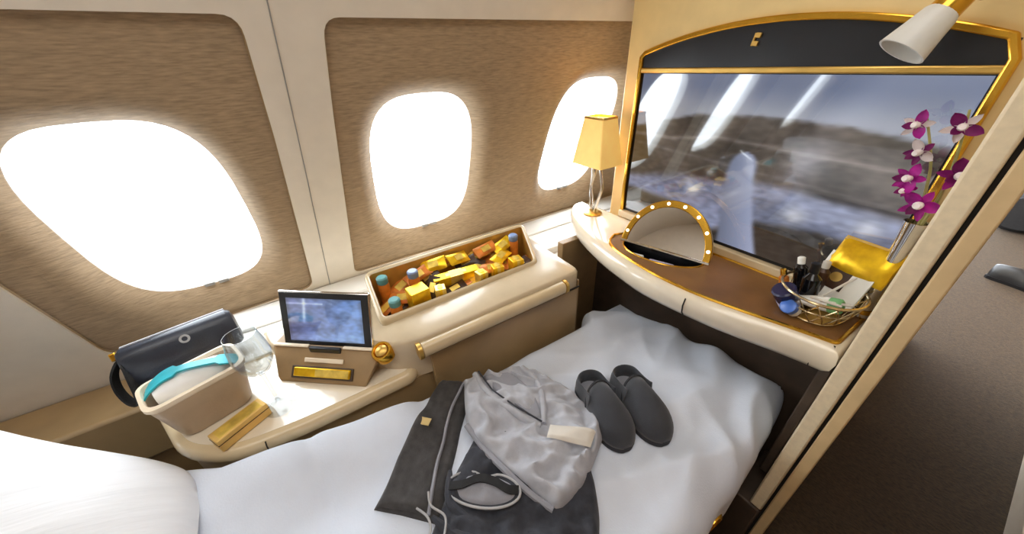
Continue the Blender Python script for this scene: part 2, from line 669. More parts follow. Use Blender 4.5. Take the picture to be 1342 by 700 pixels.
def tv_picture(u, v):
    n = noise.noise(Vector((u * 7, v * 9, 1.3)))
    n2 = noise.noise(Vector((u * 30, v * 45, 4.1)))
    hor = lerp_tab([(0, .66), (.29, .77), (.54, .79), (.765, .78), (1, .73)], u)
    sky = np.array([128, 142, 174]) * (0.88 + 0.18 * u) + np.array([60, 52, 36]) * sstep(.96, .78, v)
    sky = sky * (1 + .06 * n)
    gnd = np.array([84, 77, 72]) * (1 + .45 * n + .30 * n2)
    gnd = gnd * (0.85 + 0.25 * u)
    ln = abs(v - lerp_tab([(.2, .61), (.39, .655), (.93, .615), (1, .60)], u))
    gnd = gnd + np.array([52, 50, 50]) * math.exp(-(ln / .012) ** 2)
    ln2 = abs(v - (.52 - .1 * (u - .3)))
    gnd = gnd + np.array([26, 26, 28]) * math.exp(-(ln2 / .01) ** 2)
    t = sstep(hor - .015, hor + .02, v + .01 * n2)
    c = gnd * (1 - t) + sky * t
    # wings and snow: pale band
    top = lerp_tab([(0, .30), (.22, .37), (.46, .41), (.6, .44), (.78, .44), (1, .41)], u) + .02 * n
    bot = lerp_tab([(0, .19), (.25, .18), (.45, .05), (.62, .20), (.82, .24), (1, .22)], u) + .015 * n2
    tb = sstep(bot - .02, bot + .03, v) * (1 - sstep(top - .05, top + .03, v))
    band = np.array([148, 155, 184]) * (1 + .20 * n + .22 * n2)
    c = c * (1 - tb) + band * tb
    if v < bot:
        d = np.array([58, 54, 50]) * (1 + .35 * n2)
        k = sstep(0, .04, bot - v)
        c = c * (1 - k) + d * k
    # bright spots on the wing
    for a, b_, s in ((.34, .30, .03), (.735, .30, .035), (.93, .33, .03), (.40, .44, .02)):
        c = c + np.array([84, 80, 66]) * math.exp(-((u - a) ** 2 + ((v - b_) * .7) ** 2) / s ** 2)
    # soft pale patch right of the fin
    c = c + np.array([66, 68, 78]) * math.exp(-((u - .71 - (v - .6) * .12) / .055) ** 2 - ((v - .58) / .15) ** 2)
    # tail fin of the aircraft
    cx = lerp_tab([(0, .58), (.2, .55), (.45, .515), (.6, .518)], v)
    hw = lerp_tab([(0, .080), (.1, .070), (.3, .056), (.46, .052), (.53, .048), (.565, .038), (.585, .024), (.595, .006), (.598, .001)], v)
    if v < .60:
        k = 1 - sstep(hw - .012, hw + .012, abs(u - cx))
        fin = np.array([172, 182, 214]) * (0.93 + .14 * (u - cx) / .06)
        c = c * (1 - k) + fin * k
    return np.clip(c, 0, 255)


def picture_mesh(name, org, ux, uz, nu, nv, fn, m, parent):
    verts, faces, cols = [], [], []
    for j in range(nv + 1):
        for i in range(nu + 1):
            u, v = i / nu, j / nv
            verts.append(WM[parent].inverted() @ (Vector(org) + Vector(ux) * u + Vector(uz) * v))
            c = fn(u, v) / 255
            c = np.where(c <= 0.04045, c / 12.92, ((c + 0.055) / 1.055) ** 2.4)
            cols.extend((*c, 1.0))
    for j in range(nv):
        for i in range(nu):
            a = j * (nu + 1) + i
            faces.append((a, a + 1, a + nu + 2, a + nu + 1))
    me = bpy.data.meshes.new(name)
    me.from_pydata(verts, [], faces)
    at = me.color_attributes.new('picture', 'FLOAT_COLOR', 'POINT')
    at.data.foreach_set('color', cols)
    me.materials.append(m)
    o = bpy.data.objects.new(name, me)
    C.objects.link(o)
    o.parent = parent
    WM[o] = WM[parent]
    return o


scr = picture_mesh('screen', (XL, TVY - 0.0045, ZB), (XR - XL, 0, 0), (0, 0, ZT - ZB), 150, 96, tv_picture,
                   picture_mat('television_picture', 0.68), tv)

# ------------------------------------------------------------------ vanity desk under the television
DZ = 0.78
front = smooth_path([(-1.0, 0.998, 0), (-0.99, 0.93, 0), (-0.90, 0.85, 0), (-0.80, 0.795, 0), (-0.69, 0.755, 0), (-0.58, 0.728, 0),
                     (-0.466, 0.715, 0), (-0.346, 0.725, 0), (-0.247, 0.742, 0), (-0.13, 0.775, 0), (-0.054, 0.79, 0)], 4)
outline = [(p.x, p.y) for p in front] + [(-0.054, 0.998)]


def inset(pts, d):
    out = []
    N = len(pts)
    for i in range(N):
        a, b, c = Vector(pts[i - 1]), Vector(pts[i]), Vector(pts[(i + 1) % N])
        e1 = (b - a).normalized()
        e2 = (c - b).normalized()
        n1, n2 = Vector((-e1.y, e1.x)), Vector((-e2.y, e2.x))
        nn = n1 + n2
        if nn.length < 1e-4:
            nn = n1
        nn.normalize()
        k = d / max(0.5, nn.dot(n1))
        q = b + nn * k
        out.append((q.x, q.y))
    return out


desk = thing('vanity_desk', 'curved cream vanity shelf with gold trimmed brown leather inlay below the television', 'desk', (-0.5, 0.86, 0.0))
# semicircular well in front of the mirror
hA, hB = Vector((-0.648, 0.838)), Vector((-0.392, 0.905))
hm = (hA + hB) / 2
ha = (hB - hA).normalized()
hn = Vector((ha.y, -ha.x))     # towards the viewer
HR = (hB - hA).length / 2
well = []
for k in range(17):
    t = PI * k / 16
    q = hm + ha * (-math.cos(t) * (HR - 0.012)) + hn * (math.sin(t) * 0.074 + 0.004)
    well.append((q.x, q.y))
bm = B()
poly_fill(bm, inset(outline, 0.020), [well], lambda a, b: (a, b, DZ))
prof = [(0.020, DZ), (0.010, DZ - 0.003), (0.003, DZ - 0.012), (0.0, DZ - 0.030), (0.004, DZ - 0.052), (0.016, DZ - 0.068), (0.03, DZ - 0.072)]
loft(bm, [[(x, y, z) for x, y in inset(outline, d)] for d, z in prof], False, True)
bmesh.ops.remove_doubles(bm, verts=bm.verts, dist=1e-5)
obj('desk_top', bm, M_CONSW, desk, angle=40)
# leather inlay with gold border
inl = smooth_path([(-0.685, 0.845, 0), (-0.66, 0.795, 0), (-0.60, 0.765, 0), (-0.467, 0.745, 0), (-0.353, 0.748, 0), (-0.25, 0.768, 0), (-0.15, 0.795, 0), (-0.072, 0.815, 0)], 4)
inl = [(p.x, p.y) for p in inl] + [(-0.068, 0.975), (-0.36, 0.975), (-0.64, 0.965)]
inlr = round_poly(inl, [0] * (len(inl) - 4) + [0.012, .012, 0, .02])
bm = B()
poly_fill(bm, inlr, [well], lambda a, b: (a, b, DZ + 0.0025))
loft(bm, [[(x, y, DZ + 0.0025) for x, y in inlr], [(x, y, DZ) for x, y in inlr]], False, False)
obj('leather_inlay', bm, M_LEATHER, desk)
bm = B()
tube(bm, [(x, y, DZ + 0.002) for x, y in inlr], 0.0045, 6, closed=True)
obj('gold_border', bm, M_GOLD, desk)
bm = B()
tube(bm, [(x, y, DZ + 0.002) for x, y in well[::-1]], 0.003, 6)
obj('well_border', bm, M_GOLD, desk)
bm = B()
loft(bm, [[(x, y, DZ + .001) for x, y in well], [(x, y, DZ - 0.05) for x, y in well]], False, True)
obj('well_lining', bm, M_BLACK, desk, angle=40)
bm = B()
wfl = [(hm + (Vector(p) - hm) * 0.97) for p in well]
loft(bm, [[(p.x, p.y, DZ - 0.049) for p in wfl], [(p.x, p.y, DZ - 0.046) for p in wfl]])
obj('well_floor', bm, M_BLACK, desk)
# seams on the bullnose edge
for sx_, sy_ in ((-0.346, 0.7245), (-0.092, 0.786)):
    bm = B()
    tube(bm, [(sx_, sy_ + 0.004, DZ - 0.010), (sx_, sy_ - 0.001, DZ - 0.030), (sx_, sy_ + 0.003, DZ - 0.052), (sx_, sy_ + 0.014, DZ - 0.067)], 0.0018, 5)
    obj('edge_seam', bm, M_DARKGAP, desk)
# foot well under the desk
bm = B()
box(bm, (-0.86, 0.955, 0.02), (-0.06, 0.995, DZ - 0.072))
obj('back_panel', bm, M_DARKB, desk, smooth=False)
bm = B()
box(bm, (-0.875, 0.76, 0.02), (-0.845, 0.995, DZ - 0.073))
obj('side_panel', bm, M_TAUPE, desk, bevel=0.003)
bm = B()
box(bm, (-0.076, 0.83, 0.30), (-0.056, 0.995, DZ - 0.073))
obj('side_panel', bm, M_DARKB, desk, bevel=0.003)
# backsplash under the screen
bm = B()
box(bm, (-0.79, 0.978, DZ + 0.001), (-0.058, 0.999, 0.806))
obj('back_rail', bm, M_CONS, desk, bevel=0.004)

# small things in the well
for i, (t, d, s, m, nm, lb, ct) in enumerate(((0.25, .034, (.05, .022, .03), M_WHITEG, 'cotton_pad_pack', 'small white pack lying in the dark well of the vanity mirror', 'toiletry'),
                                              (0.55, .036, (.075, .028, .028), M_LAV, 'tissue_pack', 'pale tissue pack lying in the dark well of the vanity mirror', 'tissue pack'))):
    q = hA.lerp(hB, t) + hn * d
    bm = B()
    obox(bm, (q.x, q.y, DZ - 0.0458 + s[2] / 2), s, rz(math.atan2(ha.y, ha.x) + 0.1))
    tag(obj(nm, bm, m, bevel=0.006, seg=3), lb, ct)

# flip-up mirror
mup = (Vector((-0.562, 0.945, 0.927)) - Vector((hm.x, hm.y, DZ)))
mup = Vector((-hn.x * 0.42, -hn.y * 0.42, 1.0)).normalized()
max_ = Vector((ha.x, ha.y, 0))
mno = max_.cross(mup)          # towards the viewer side
if mno.dot(Vector((hn.x, hn.y, 0))) < 0:
    mno = -mno
mir = thing('vanity_mirror', 'half-round gold flip-up make-up mirror with small bulbs standing on the desk', 'mirror', (hm.x, hm.y, DZ))
mo = Vector((hm.x, hm.y, DZ + 0.004))
MH = 0.152


def mpt(r, t, d):
    return mo + max_ * (-math.cos(t) * r * HR) + mup * (math.sin(t) * r * MH) + mno * d


arc = [PI * k / 28 for k in range(29)]
bm = B()
loft(bm, [[mpt(1, t, 0.001) for t in arc], [mpt(1, t, -0.012) for t in arc]])
obj('back_shell', bm, M_GOLDS, mir)
bm = B()
rings = [[mpt(1.0, t, -0.004), mpt(1.0, t, 0.006), mpt(0.86, t, 0.006), mpt(0.86, t, 0.0)] for t in arc]
loft(bm, rings)
obj('rim', bm, M_GOLD, mir, bevel=0.002)
bm = B()
loft(bm, [[mpt(0.865, t, 0.003) for t in arc], [mpt(0.865, t, 0.0) for t in arc]])
obj('mirror_glass', bm, M_MIRROR, mir, smooth=False)
for k in range(8):
    t = PI * (k + 0.6) / 8.2
    bm = B()
    bmesh.ops.create_icosphere(bm, subdivisions=2, radius=0.0052, matrix=Matrix.Translation(mpt(0.93, t, 0.006)))
    obj('bulb', bm, M_BULB, mir)
bm = B()
tube(bm, [mpt(1, 0, 0.006) - mup * 0.001, mpt(1, PI, 0.006) - mup * 0.001], 0.0045, 8)
obj('hinge_bar', bm, M_CHROME, mir)

# table lamp at the window end of the desk
lc = Vector((-0.868, 0.925, DZ))
lamp = thing('table_lamp', 'small lit table lamp with pale yellow square tapered shade on chrome stems', 'lamp', lc)
bm = B()
lathe(bm, [(0.034, 0.0), (0.036, 0.004), (0.03, 0.008), (0.012, 0.011)], lc, 24)
obj('base', bm, M_GOLDS, lamp)
bm = B()
pts = smooth_path([(0, 0, .008), (-.006, 0, .05), (-.012, 0, .10), (-.004, 0, .15), (0, 0, .20)], 5)
tube(bm, [lc + p + Vector((-.006, 0, 0)) for p in pts], [0.008 + .003 * math.sin(i / len(pts) * 9) for i in range(len(pts))], 12)
obj('stem', bm, M_CHROME, lamp)
bm = B()
pts = smooth_path([(0.006, 0.004, .008), (.016, .004, .05), (.03, .004, .10), (.022, .004, .15), (.008, .004, .20)], 5)
tube(bm, [lc + p for p in pts], 0.006, 12)
obj('stem', bm, M_CHROME, lamp)
bm = B()


def sq(h, z, y=None):
    return [lc + Vector((a, b, z)) for a, b in round_poly([(-h, -h * .8), (h, -h * .8), (h, h * .8), (-h, h * .8)], 0.006, 3)]


loft(bm, [sq(0.070, 0.190), sq(0.044, 0.343), sq(0.041, 0.343), sq(0.067, 0.190), sq(0.070, 0.190)], False, False)
obj('lamp_shade', bm, M_SHADE, lamp)
bm = B()
loft(bm, [sq(0.044, 0.339), sq(0.046, 0.342), sq(0.044, 0.347), sq(0.040, 0.347), sq(0.040, 0.339)], False, False)
obj('shade_rim', bm, M_GOLDS, lamp)
bm = B()
bmesh.ops.create_uvsphere(bm, u_segments=12, v_segments=8, radius=0.02, matrix=Matrix.Translation(lc + Vector((0, 0, .255))))
obj('bulb', bm, M_BULB, lamp)
pl = bpy.data.lights.new('table_lamp_light', 'POINT')
pl.energy = 0.7
pl.color = (1, .75, .4)
pl.shadow_soft_size = .03
plo = bpy.data.objects.new('table_lamp_light', pl)
C.objects.link(plo)
plo.location = lc + Vector((0, 0, .30))

# reading lamp high on the partition
rt_ = Vector((-0.166, 0.868, 1.336))
rb_ = Vector((-0.187, 0.848, 1.288))
rl = thing('reading_lamp', 'frosted glass reading lamp on a gold arm in front of the black arch panel', 'lamp', (-0.12, TVY - 0.006, 1.40))
ax = (rb_ - rt_).normalized()
xx, yy = frame_of(ax)
RM = Matrix((xx, yy, ax)).transposed()
bm = B()
lathe(bm, [(0.019, 0), (0.0225, 0.006), (0.027, 0.03), (0.033, 0.058), (0.030, 0.058), (0.024, 0.03), (0.018, 0.006)], rt_, 28, RM, True, False)
obj('glass_shade', bm, M_FROST, rl)
bm = B()
lathe(bm, [(0.0, 0.030), (0.020, 0.030), (0.02, 0.036), (0.0, 0.036)], rt_, 20, RM, False, False)
obj('diffuser', bm, M_WHITEG, rl)
bm = B()
lathe(bm, [(0.014, -0.03), (0.018, -0.026), (0.020, 0.002), (0.016, 0.004)], rt_, 20, RM)
obj('lamp_holder', bm, M_GOLD, rl)
bm = B()
tube(bm, smooth_path([rt_ - ax * 0.02, rt_ - ax * 0.06, (-0.13, 0.91, 1.425), (-0.12, 0.96, 1.43), (-0.12, 0.995, 1.43)], 5), 0.010, 10)
obj('arm', bm, M_GOLD, rl)
bm = B()
tube(bm, smooth_path([rt_ - ax * 0.01 + Vector((.022, 0, .004)), rt_ - ax * 0.06 + Vector((.022, 0, .004)), (-0.106, 0.91, 1.435), (-0.10, 0.96, 1.437), (-0.104, 0.995, 1.437)], 5), 0.008, 10)
obj('arm', bm, M_GOLD, rl)
bm = B()
lathe(bm, [(0.03, 0), (0.03, 0.006), (0.018, 0.014), (0.01, 0.016)], (-0.12, TVY, 1.43), 24, Matrix.Rotation(PI / 2, 3, 'X'))
obj('wall_rose', bm, M_GOLD, rl)

# ------------------------------------------------------------------ side console
cons = thing('side_console', 'long cream side console with snack bin, handle bar and angled control panel under the windows', 'cabinet', (-0.9, 0.1, 0.0))
plan = [(-0.98, -0.455), (-0.905, -0.445), (-0.745, -0.385), (-0.675, -0.29), (-0.660, -0.15), (-0.660, 0.10), (-0.668, 0.20), (-0.668, 0.685), (-0.98, 0.695)]
planr = round_poly(plan, [.0, .02, .05, .05, .04, .04, .04, .03, 0])
bm = B()
loft(bm, [[(x, y, z) for x, y in inset(planr, d)] for d, z in ((0.012, 0.06), (0.012, 0.588))])
obj('body', bm, M_TAN, cons)
bm = B()
lipplan = round_poly([p for p in plan[:6]] + [(-0.70, 0.14), (-0.98, 0.14)], [.0, .02, .05, .05, .04, .02, 0, 0])
loft(bm, [[(x, y, z) for x, y in inset(lipplan, d)] for d, z in ((0.010, 0.586), (0.002, 0.589), (0.0, 0.600), (0.003, 0.613), (0.012, 0.6195))])
obj('tray_top', bm, M_CONS, cons, angle=50)
bm = B()
loft(bm, [[(x, y, z) for x, y in inset(lipplan, .022)] for z in (.6195, .6203)])
obj('tray_inlay', bm, M_CONSW, cons)
for (x, y) in ((-0.659, -0.225),):
    bm = B()
    tube(bm, [(x - 0.008, y, 0.6205), (x + .0, y, 0.612), (x + 0.002, y, 0.597), (x + 0.0, y, 0.583)], 0.0015, 5)
    obj('seam', bm, M_DARKGAP, cons)
# wedge that rises to the upper deck along the front
# upper deck with the bin opening
BY0, BY1, BXF, BXB = 0.085, 0.655, -0.795, -0.957
deckz = 0.712
dk = [(-0.98, -0.20), (-0.905, -0.185), (-0.735, 0.03), (-0.692, 0.08), (-0.668, 0.14), (-0.668, 0.685), (-0.98, 0.695)]
dkr = round_poly(dk, [0, .015, .02, .03, .03, .035, 0])
binr = round_poly([(BXF, BY0), (BXF, BY1 - .06), (BXB, BY1), (BXB, BY0 + .01)], .018)
bm = B()


def deck_z(x, y):
    return 0.690 + 0.022 * sstep(-0.02, 0.12, y + 0.5 * (x + .7))


poly_fill(bm, inset(dkr, 0.010), [binr], lambda a, b: (a, b, deck_z(a, b)))
loft(bm, [[(x, y, deck_z(x, y) + dz) for x, y in inset(dkr, d)] for d, dz in ((0.010, 0), (0.004, -0.003), (0.0, -0.010), (0.0, -0.03))] +
     [[(x, y, 0.588) for x, y in dkr]], False, False)
bmesh.ops.remove_doubles(bm, verts=bm.verts, dist=1e-5)
obj('upper_deck', bm, M_DECK, cons, angle=45)
# bin surround: low in front, raised behind


def bz(x):
    t = (BXF - x) / (BXF - BXB)
    return 0.718 + 0.055 * t


bm = B()
rings = []
for d, dz in ((-0.010, -0.02), (-0.010, -0.004), (-0.006, 0.003), (0.0, 0.004), (0.004, 0.0)):
    rings.append([(x, y, bz(x) + dz) for x, y in inset(binr, d)])
low = [[(x, y, 0.70) for x, y in inset(binr, -0.010)]]
loft(bm, low + rings, False, False)
obj('bin_rim', bm, M_CONS, cons, angle=60)
bm = B()
loft(bm, [[(x, y, bz(x)) for x, y in inset(binr, 0.004)], [(x, y, 0.625) for x, y in inset(binr, 0.008)]], False, True)
obj('bin_lining', bm, M_BINL, cons)
# handle bar
bm = B()
hp = []
for t in [2 * PI * k / 20 for k in range(20)]:
    hp.append((math.copysign(abs(math.cos(t)) ** .8, math.cos(t)) * 0.019, math.copysign(abs(math.sin(t)) ** .8, math.sin(t)) * 0.020))
loft(bm, [[(-0.662 + a * s, y, 0.682 + b * s) for a, b in hp] for y, s in ((0.135, .8), (0.139, 1), (0.601, 1), (0.605, .8))])
obj('handle_bar', bm, M_GOLDS if False else M_CONS, cons)
for y in (0.131, 0.609):
    bm = B()
    loft(bm, [[(-0.662 + a * 1.08, y - .005, 0.682 + b * 1.08) for a, b in hp], [(-0.662 + a * 1.08, y + .005, 0.682 + b * 1.08) for a, b in hp]])
    obj('handle_end', bm, M_GOLDS, cons)
# drawer front below the handle
bm = B()
box(bm, (-0.682, 0.155, 0.40), (-0.664, 0.672, 0.652))
obj('drawer_front', bm, M_TAN, cons, bevel=0.004)
bm = B()
box(bm, (-0.666, 0.150, 0.652), (-0.662, 0.675, 0.656))
obj('shadow_gap', bm, M_DARKGAP, cons, smooth=False)
bm = B()
box(bm, (-0.86, 0.690, 0.10), (-0.684, 0.697, 0.66))
obj('end_panel', bm, M_TAUPE, cons, bevel=0.003)
# control panel wedge
ca = Vector((0.645, 0.764, 0))
cb = Vector((0.764, -0.645, 0))
co = Vector((-0.762, -0.098, 0.6205))


def cp(s, d, z):
    return co + ca * s + cb * d + Vector((0, 0, z))


bm = B()
sec = [(0.0, 0.0), (-0.004, 0.012), (-0.050, 0.066), (-0.058, 0.071), (-0.11, 0.072), (-0.11, 0.0)]
prof_pts = lambda s: [cp(s, d, z) for d, z in sec]
loft(bm, [[cp(sg * (.116 + .46 * z), d, z) for d, z in sec] for sg in (-1, 1)])
obj('control_panel', bm, M_TAUPE, cons, bevel=0.003)
face_n = (cb * 0.054 + Vector((0, 0, 0.046))).normalized()
face_u = ca.cross(face_n)
face_u = face_u if face_u.z > 0 else -face_u
FM = Matrix((ca, face_u, face_n)).transposed()


def fc(s, h, off=0.0):
    """point on the sloping face: s along, h up the slope"""
    return cp(s, -0.004, 0.012) + face_u * h + face_n * off


bm = B()
obox(bm, fc(0.0, 0.016, 0.002), (0.165, 0.030, 0.004), FM)
obj('slot_frame', bm, M_DARKB, cons, bevel=0.001)
bm = B()
obox(bm, fc(0.002, 0.017, 0.006), (0.150, 0.022, 0.008), FM)
gcard = obj('gold_plate', bm, M_FOILG, cons, bevel=0.002)
bm = B()
obox(bm, fc(0.03, 0.017, 0.0105), (0.088, 0.018, 0.001), FM)
obj('plate_label', bm, M_FOILP, gcard)
bm = B()
obox(bm, fc(0.0, 0.046, 0.002), (0.105, 0.011, 0.004), FM)
obj('button_strip', bm, M_CREAML, cons, bevel=0.0015)
for sg in (-1, 1):
    bm = B()
    obox(bm, cp(sg * .096, -0.056, 0.0735), (0.10, 0.010, 0.006), Matrix((ca, cb, Vector((0, 0, 1)))).transposed())
    obj('ledge_trim', bm, M_CREAML, cons, bevel=0.003)
# rotary knob
kc = Vector((-0.706, 0.052, 0.690))
kn = (cb * 0.45 + Vector((0, 0, 1))).normalized()
kx, ky = frame_of(kn)
KM = Matrix((kx, ky, kn)).transposed()
bm = B()
lathe(bm, [(0.026, -0.02), (0.026, 0.005), (0.023, 0.010), (0.019, 0.010), (0.016, 0.005)], kc, 28, KM, True, False)
knob = obj('knob_ring', bm, M_GOLD, cons)
bm = B()
lathe(bm, [(0.016, 0.0), (0.015, 0.009), (0.008, 0.014), (0.001, 0.015)], kc, 24, KM)
obj('knob_cap', bm, M_GOLDS, knob)

# tablet in its dock
tb = thing('tablet', 'tablet computer with black bezel and lit blue screen propped in the console dock', 'tablet', cp(0, -0.075, 0.072))
lean = Vector((0, 0, 1)) * math.cos(0.34) - cb * math.sin(0.34)
tn = ca.cross(lean)
tn = tn if tn.dot(cb) > 0 else -tn
TM = Matrix((ca, lean, tn)).transposed()
TW, TH = 0.246, 0.150
tc0 = cp(0.0, -0.070, 0.0735) + lean * (TH / 2 - 0.012)
bm = B()
obox(bm, tc0, (TW, TH, 0.010), TM)
obj('body', bm, M_CHROME, tb, bevel=0.004, seg=3)
bm = B()
obox(bm, tc0 + tn * 0.0052, (TW - 0.008, TH - 0.008, 0.0016), TM)
obj('bezel', bm, M_BLACK, tb, bevel=0.0006)


def tab_picture(u, v):
    n = noise.noise(Vector((u * 5, v * 5, 9.3)))
    n2 = noise.noise(Vector((u * 16, v * 18, 2.7)))
    c = np.array([96, 104, 156]) * (1 - u) + np.array([118, 160, 226]) * u
    c = c * (1 + .22 * n + .25 * n2)
    c = c + np.array([120, 120, 110]) * math.exp(-((u - .22 - .05 * (v - .5)) / .022) ** 2) * sstep(.35, .6, v)
    c = c + np.array([90, 90, 88]) * math.exp(-((v - .88) / .02) ** 2) * (u < .5)
    c = c + np.array([50, 56, 60]) * (1 - sstep(.05, .3, v))
    c = c * (0.75 + .25 * sstep(0, .06, min(u, 1 - u, v, 1 - v)))
    return np.clip(c, 8, 250)


sw, sh = TW - 0.044, TH - 0.036
picture_mesh('screen', tc0 + tn * 0.0064 - ca * sw / 2 - lean * sh / 2, ca * sw, lean * sh, 64, 40, tab_picture,
             picture_mat('tablet_picture', 0.75, 0.12), tb)
bm = B()
obox(bm, cp(0.0, -0.0505, 0.068), (0.085, 0.010, 0.016), Matrix((ca, cb, Vector((0, 0, 1)))).transposed())
obj('dock_clip', bm, M_BLACK, tb, bevel=0.003)

# ------------------------------------------------------------------ snacks in the bin
FLOORZ = 0.6255 + 0.028


def snack_box(name, x, y, z, s, m, lb, grp, rot=(0, 0, 0), band=None):
    R = Matrix.Rotation(rot[2], 3, 'Z') @ Matrix.Rotation(rot[1], 3, 'Y') @ Matrix.Rotation(rot[0], 3, 'X')
    t = thing(name, lb, 'snack', (x, y, z), group=grp)
    bm = B()
    obox(bm, (x, y, z + s[2] / 2), s, R)
    bd = obj('carton', bm, m, t, bevel=0.002)
    if band:
        bm = B()
        obox(bm, (x, y, z + s[2] / 2), (s[0] * 1.02, s[1] * .28, s[2] * 1.02), R)
        obj('paper_band', bm, band, t)
        bm = B()
        obox(bm, (x, y, z + s[2] / 2), (s[0] * .45, s[1] * .45, s[2] * 1.05), R)
        obj('seal', bm, band, t)
    return t


def snack_bottle(x, y, z, h, mc, lb, grp, tilt=0.0):
    t = thing('snack_jar', lb, 'jar', (x, y, z), group=grp)
    R = Matrix.Rotation(tilt, 3, 'X')
    bm = B()
    lathe(bm, [(0.013, 0), (0.017, 0.004), (0.017, h - .02), (0.012, h - 0.012)], (x, y, z), 16, R)
    obj('jar_body', bm, M_ORANGE, t)
    bm = B()
    lathe(bm, [(0.0155, h - 0.014), (0.0165, h - 0.010), (0.0165, h + 0.004), (0.013, h + 0.008)], (x, y, z), 16, R)
    obj('cap', bm, mc, t)
    return t


def snack_packet(name, x, y, z, L, W, m, lb, grp, rot, thick=0.012):
    """pillow-shaped wrapper with crimped ends"""
    t = thing(name, lb, 'snack', (x, y, z), group=grp)
    R = Matrix.Rotation(rot[2], 3, 'Z') @ Matrix.Rotation(rot[1], 3, 'Y') @ Matrix.Rotation(rot[0], 3, 'X')
    bm = B()
    rings = []
    for i in range(9):
        s = i / 8
        th = thick * max(0.10, math.sin(PI * min(1, max(0, (s - .06) / .88))) ** .5)
        wv = W * (1.0 if 0 < i < 8 else 1.03)
        rings.append([Vector((x, y, z + thick / 2)) + R @ Vector((math.cos(a) * wv / 2, (s - .5) * L, math.sin(a) * th / 2)) for a in [2 * PI * k / 10 for k in range(10)]])
    loft(bm, rings)
    obj('wrapper', bm, m, t)
    bm = B()
    obox(bm, Vector((x, y, z + thick / 2)) + R @ Vector((0, 0, thick * .48)), (W * .5, L * .4, .002), R)
    obj('print', bm, M_FOILP if m is not M_FOILP else M_ORANGE, t)
    return t


for x, y, s, lb in ((-0.822, 0.535, .040, 'gold foil cube carton closing the front row at the table lamp end'),
                    (-0.822, 0.462, .036, 'gold foil cube carton second in the front row from the table lamp end'),
                    (-0.820, 0.402, .032, 'pale gold cube carton third in the front row from the table lamp end'),
                    (-0.818, 0.262, .032, 'pale gold cube carton right beside the biggest gold cube box')):
    snack_box('snack_carton', x, y, FLOORZ + .025, (s, s, .058), M_FOILG if s > .033 else M_FOILP, lb, 'gold cubes in the snack bin', (0, 0, random.uniform(-.3, .3)), M_FOILP if s > .033 else M_FOILG)
snack_box('chocolate_box', -0.835, 0.200, FLOORZ + .02, (.05, .056, .075), M_FOILG, 'biggest bright gold cube box in the snack bin', 'gold boxes in the snack bin', (0, 0, .1))
snack_box('wafer_bar_box', -0.878, 0.340, FLOORZ + .042, (.030, .15, .034), M_FOILG, 'long flat gold box lying in the middle of the snack bin', 'gold boxes in the snack bin', (0, .2, -.12), M_FOILP)
snack_bottle(-0.925, 0.128, FLOORZ + .02, .088, M_TEALC, 'teal capped amber jar against the window side of the snack bin', 'teal jars in the snack bin')
snack_bottle(-0.826, 0.130, FLOORZ + .004, .082, M_TEALC, 'teal capped amber jar at the front corner of the bin by the gold knob', 'teal jars in the snack bin')
snack_bottle(-0.895, 0.212, FLOORZ + .035, .078, M_BLUEC, 'blue capped amber jar beside the biggest gold cube box', 'blue jars in the snack bin')
snack_bottle(-0.912, 0.585, FLOORZ + .025, .088, M_BLUEC, 'blue capped amber jar at the end of the bin towards the table lamp', 'blue jars in the snack bin')
lb = 'crinkled orange snack packet lying in the snack bin'
for x, y, z, r in ((-0.935, 0.178, .05, (.3, .4, .5)), (-0.872, 0.110, .035, (.5, .2, .2)), (-0.880, 0.165, .045, (.1, .5, -.5)), (-0.922, 0.515, .05, (.4, .4, .3)), (-0.868, 0.468, .045, (0, .4, -.2)), (-0.90, 0.53, .03, (.2, .1, 1.2)), (-0.86, 0.60, .02, (.2, .1, .4))):
    snack_packet('snack_packet', x, y, FLOORZ + z, .085, .042, M_ORANGE, lb, 'orange packets in the snack bin', r)
lb = 'crinkled orange snack packet lying in the snack bin'
for x, y, z, r in ((-0.925, 0.235, .075, (.3, .6, .3)), (-0.928, 0.48, .085, (.1, .6, .2))):
    snack_packet('snack_packet', x, y, FLOORZ + z, .085, .040, M_ORANGE, lb, 'orange packets in the snack bin', r)
lb = 'crumpled bright gold foil packet lying against the back of the snack bin'
for x, y, z, r in ((-0.930, 0.290, .088, (.2, .7, -.2)), (-0.926, 0.375, .085, (-.2, .6, .15)), (-0.922, 0.545, .08, (.3, .5, .3)), (-0.885, 0.515, .062, (.1, .3, .5))):
    snack_packet('foil_packet', x, y, FLOORZ + z, .080, .042, M_FOILG, lb, 'gold foil packets in the snack bin', r, .016)
lb = 'dark brown chocolate bar tucked among the gold snacks'
for x, y, z, r in ((-0.922, 0.262, .06, (.6, .5, .2)), (-0.870, 0.255, .05, (.8, .2, .9)), (-0.930, 0.400, .062, (.3, .6, -.1)), (-0.845, 0.318, .035, (.2, .3, .1)), (-0.890, 0.425, .045, (.5, .2, .8)), (-0.845, 0.568, .03, (.5, .2, .2)), (-0.875, 0.145, .02, (.2, .2, .3))):
    snack_packet('chocolate_bar', x, y, FLOORZ + z, .075, .034, M_DKCHOC, lb, 'dark chocolate bars in the snack bin', r, .010)
lb = 'pale gold wrapped sweet bar lying in the snack bin'
for x, y, z, r in ((-0.942, 0.330, .075, (.1, .7, .1)), (-0.938, 0.455, .07, (.2, .6, -.1)), (-0.845, 0.36, .03, (.2, .2, .1)), (-0.90, 0.30, .03, (0, .2, 0)), (-0.936, 0.555, .055, (.3, .6, .1))):
    snack_packet('sweet_bar', x, y, FLOORZ + z, .080, .034, M_FOILP, lb, 'pale gold bars in the snack bin', r, .014)

# ------------------------------------------------------------------ things on the tray end of the console
TZ = 0.6205
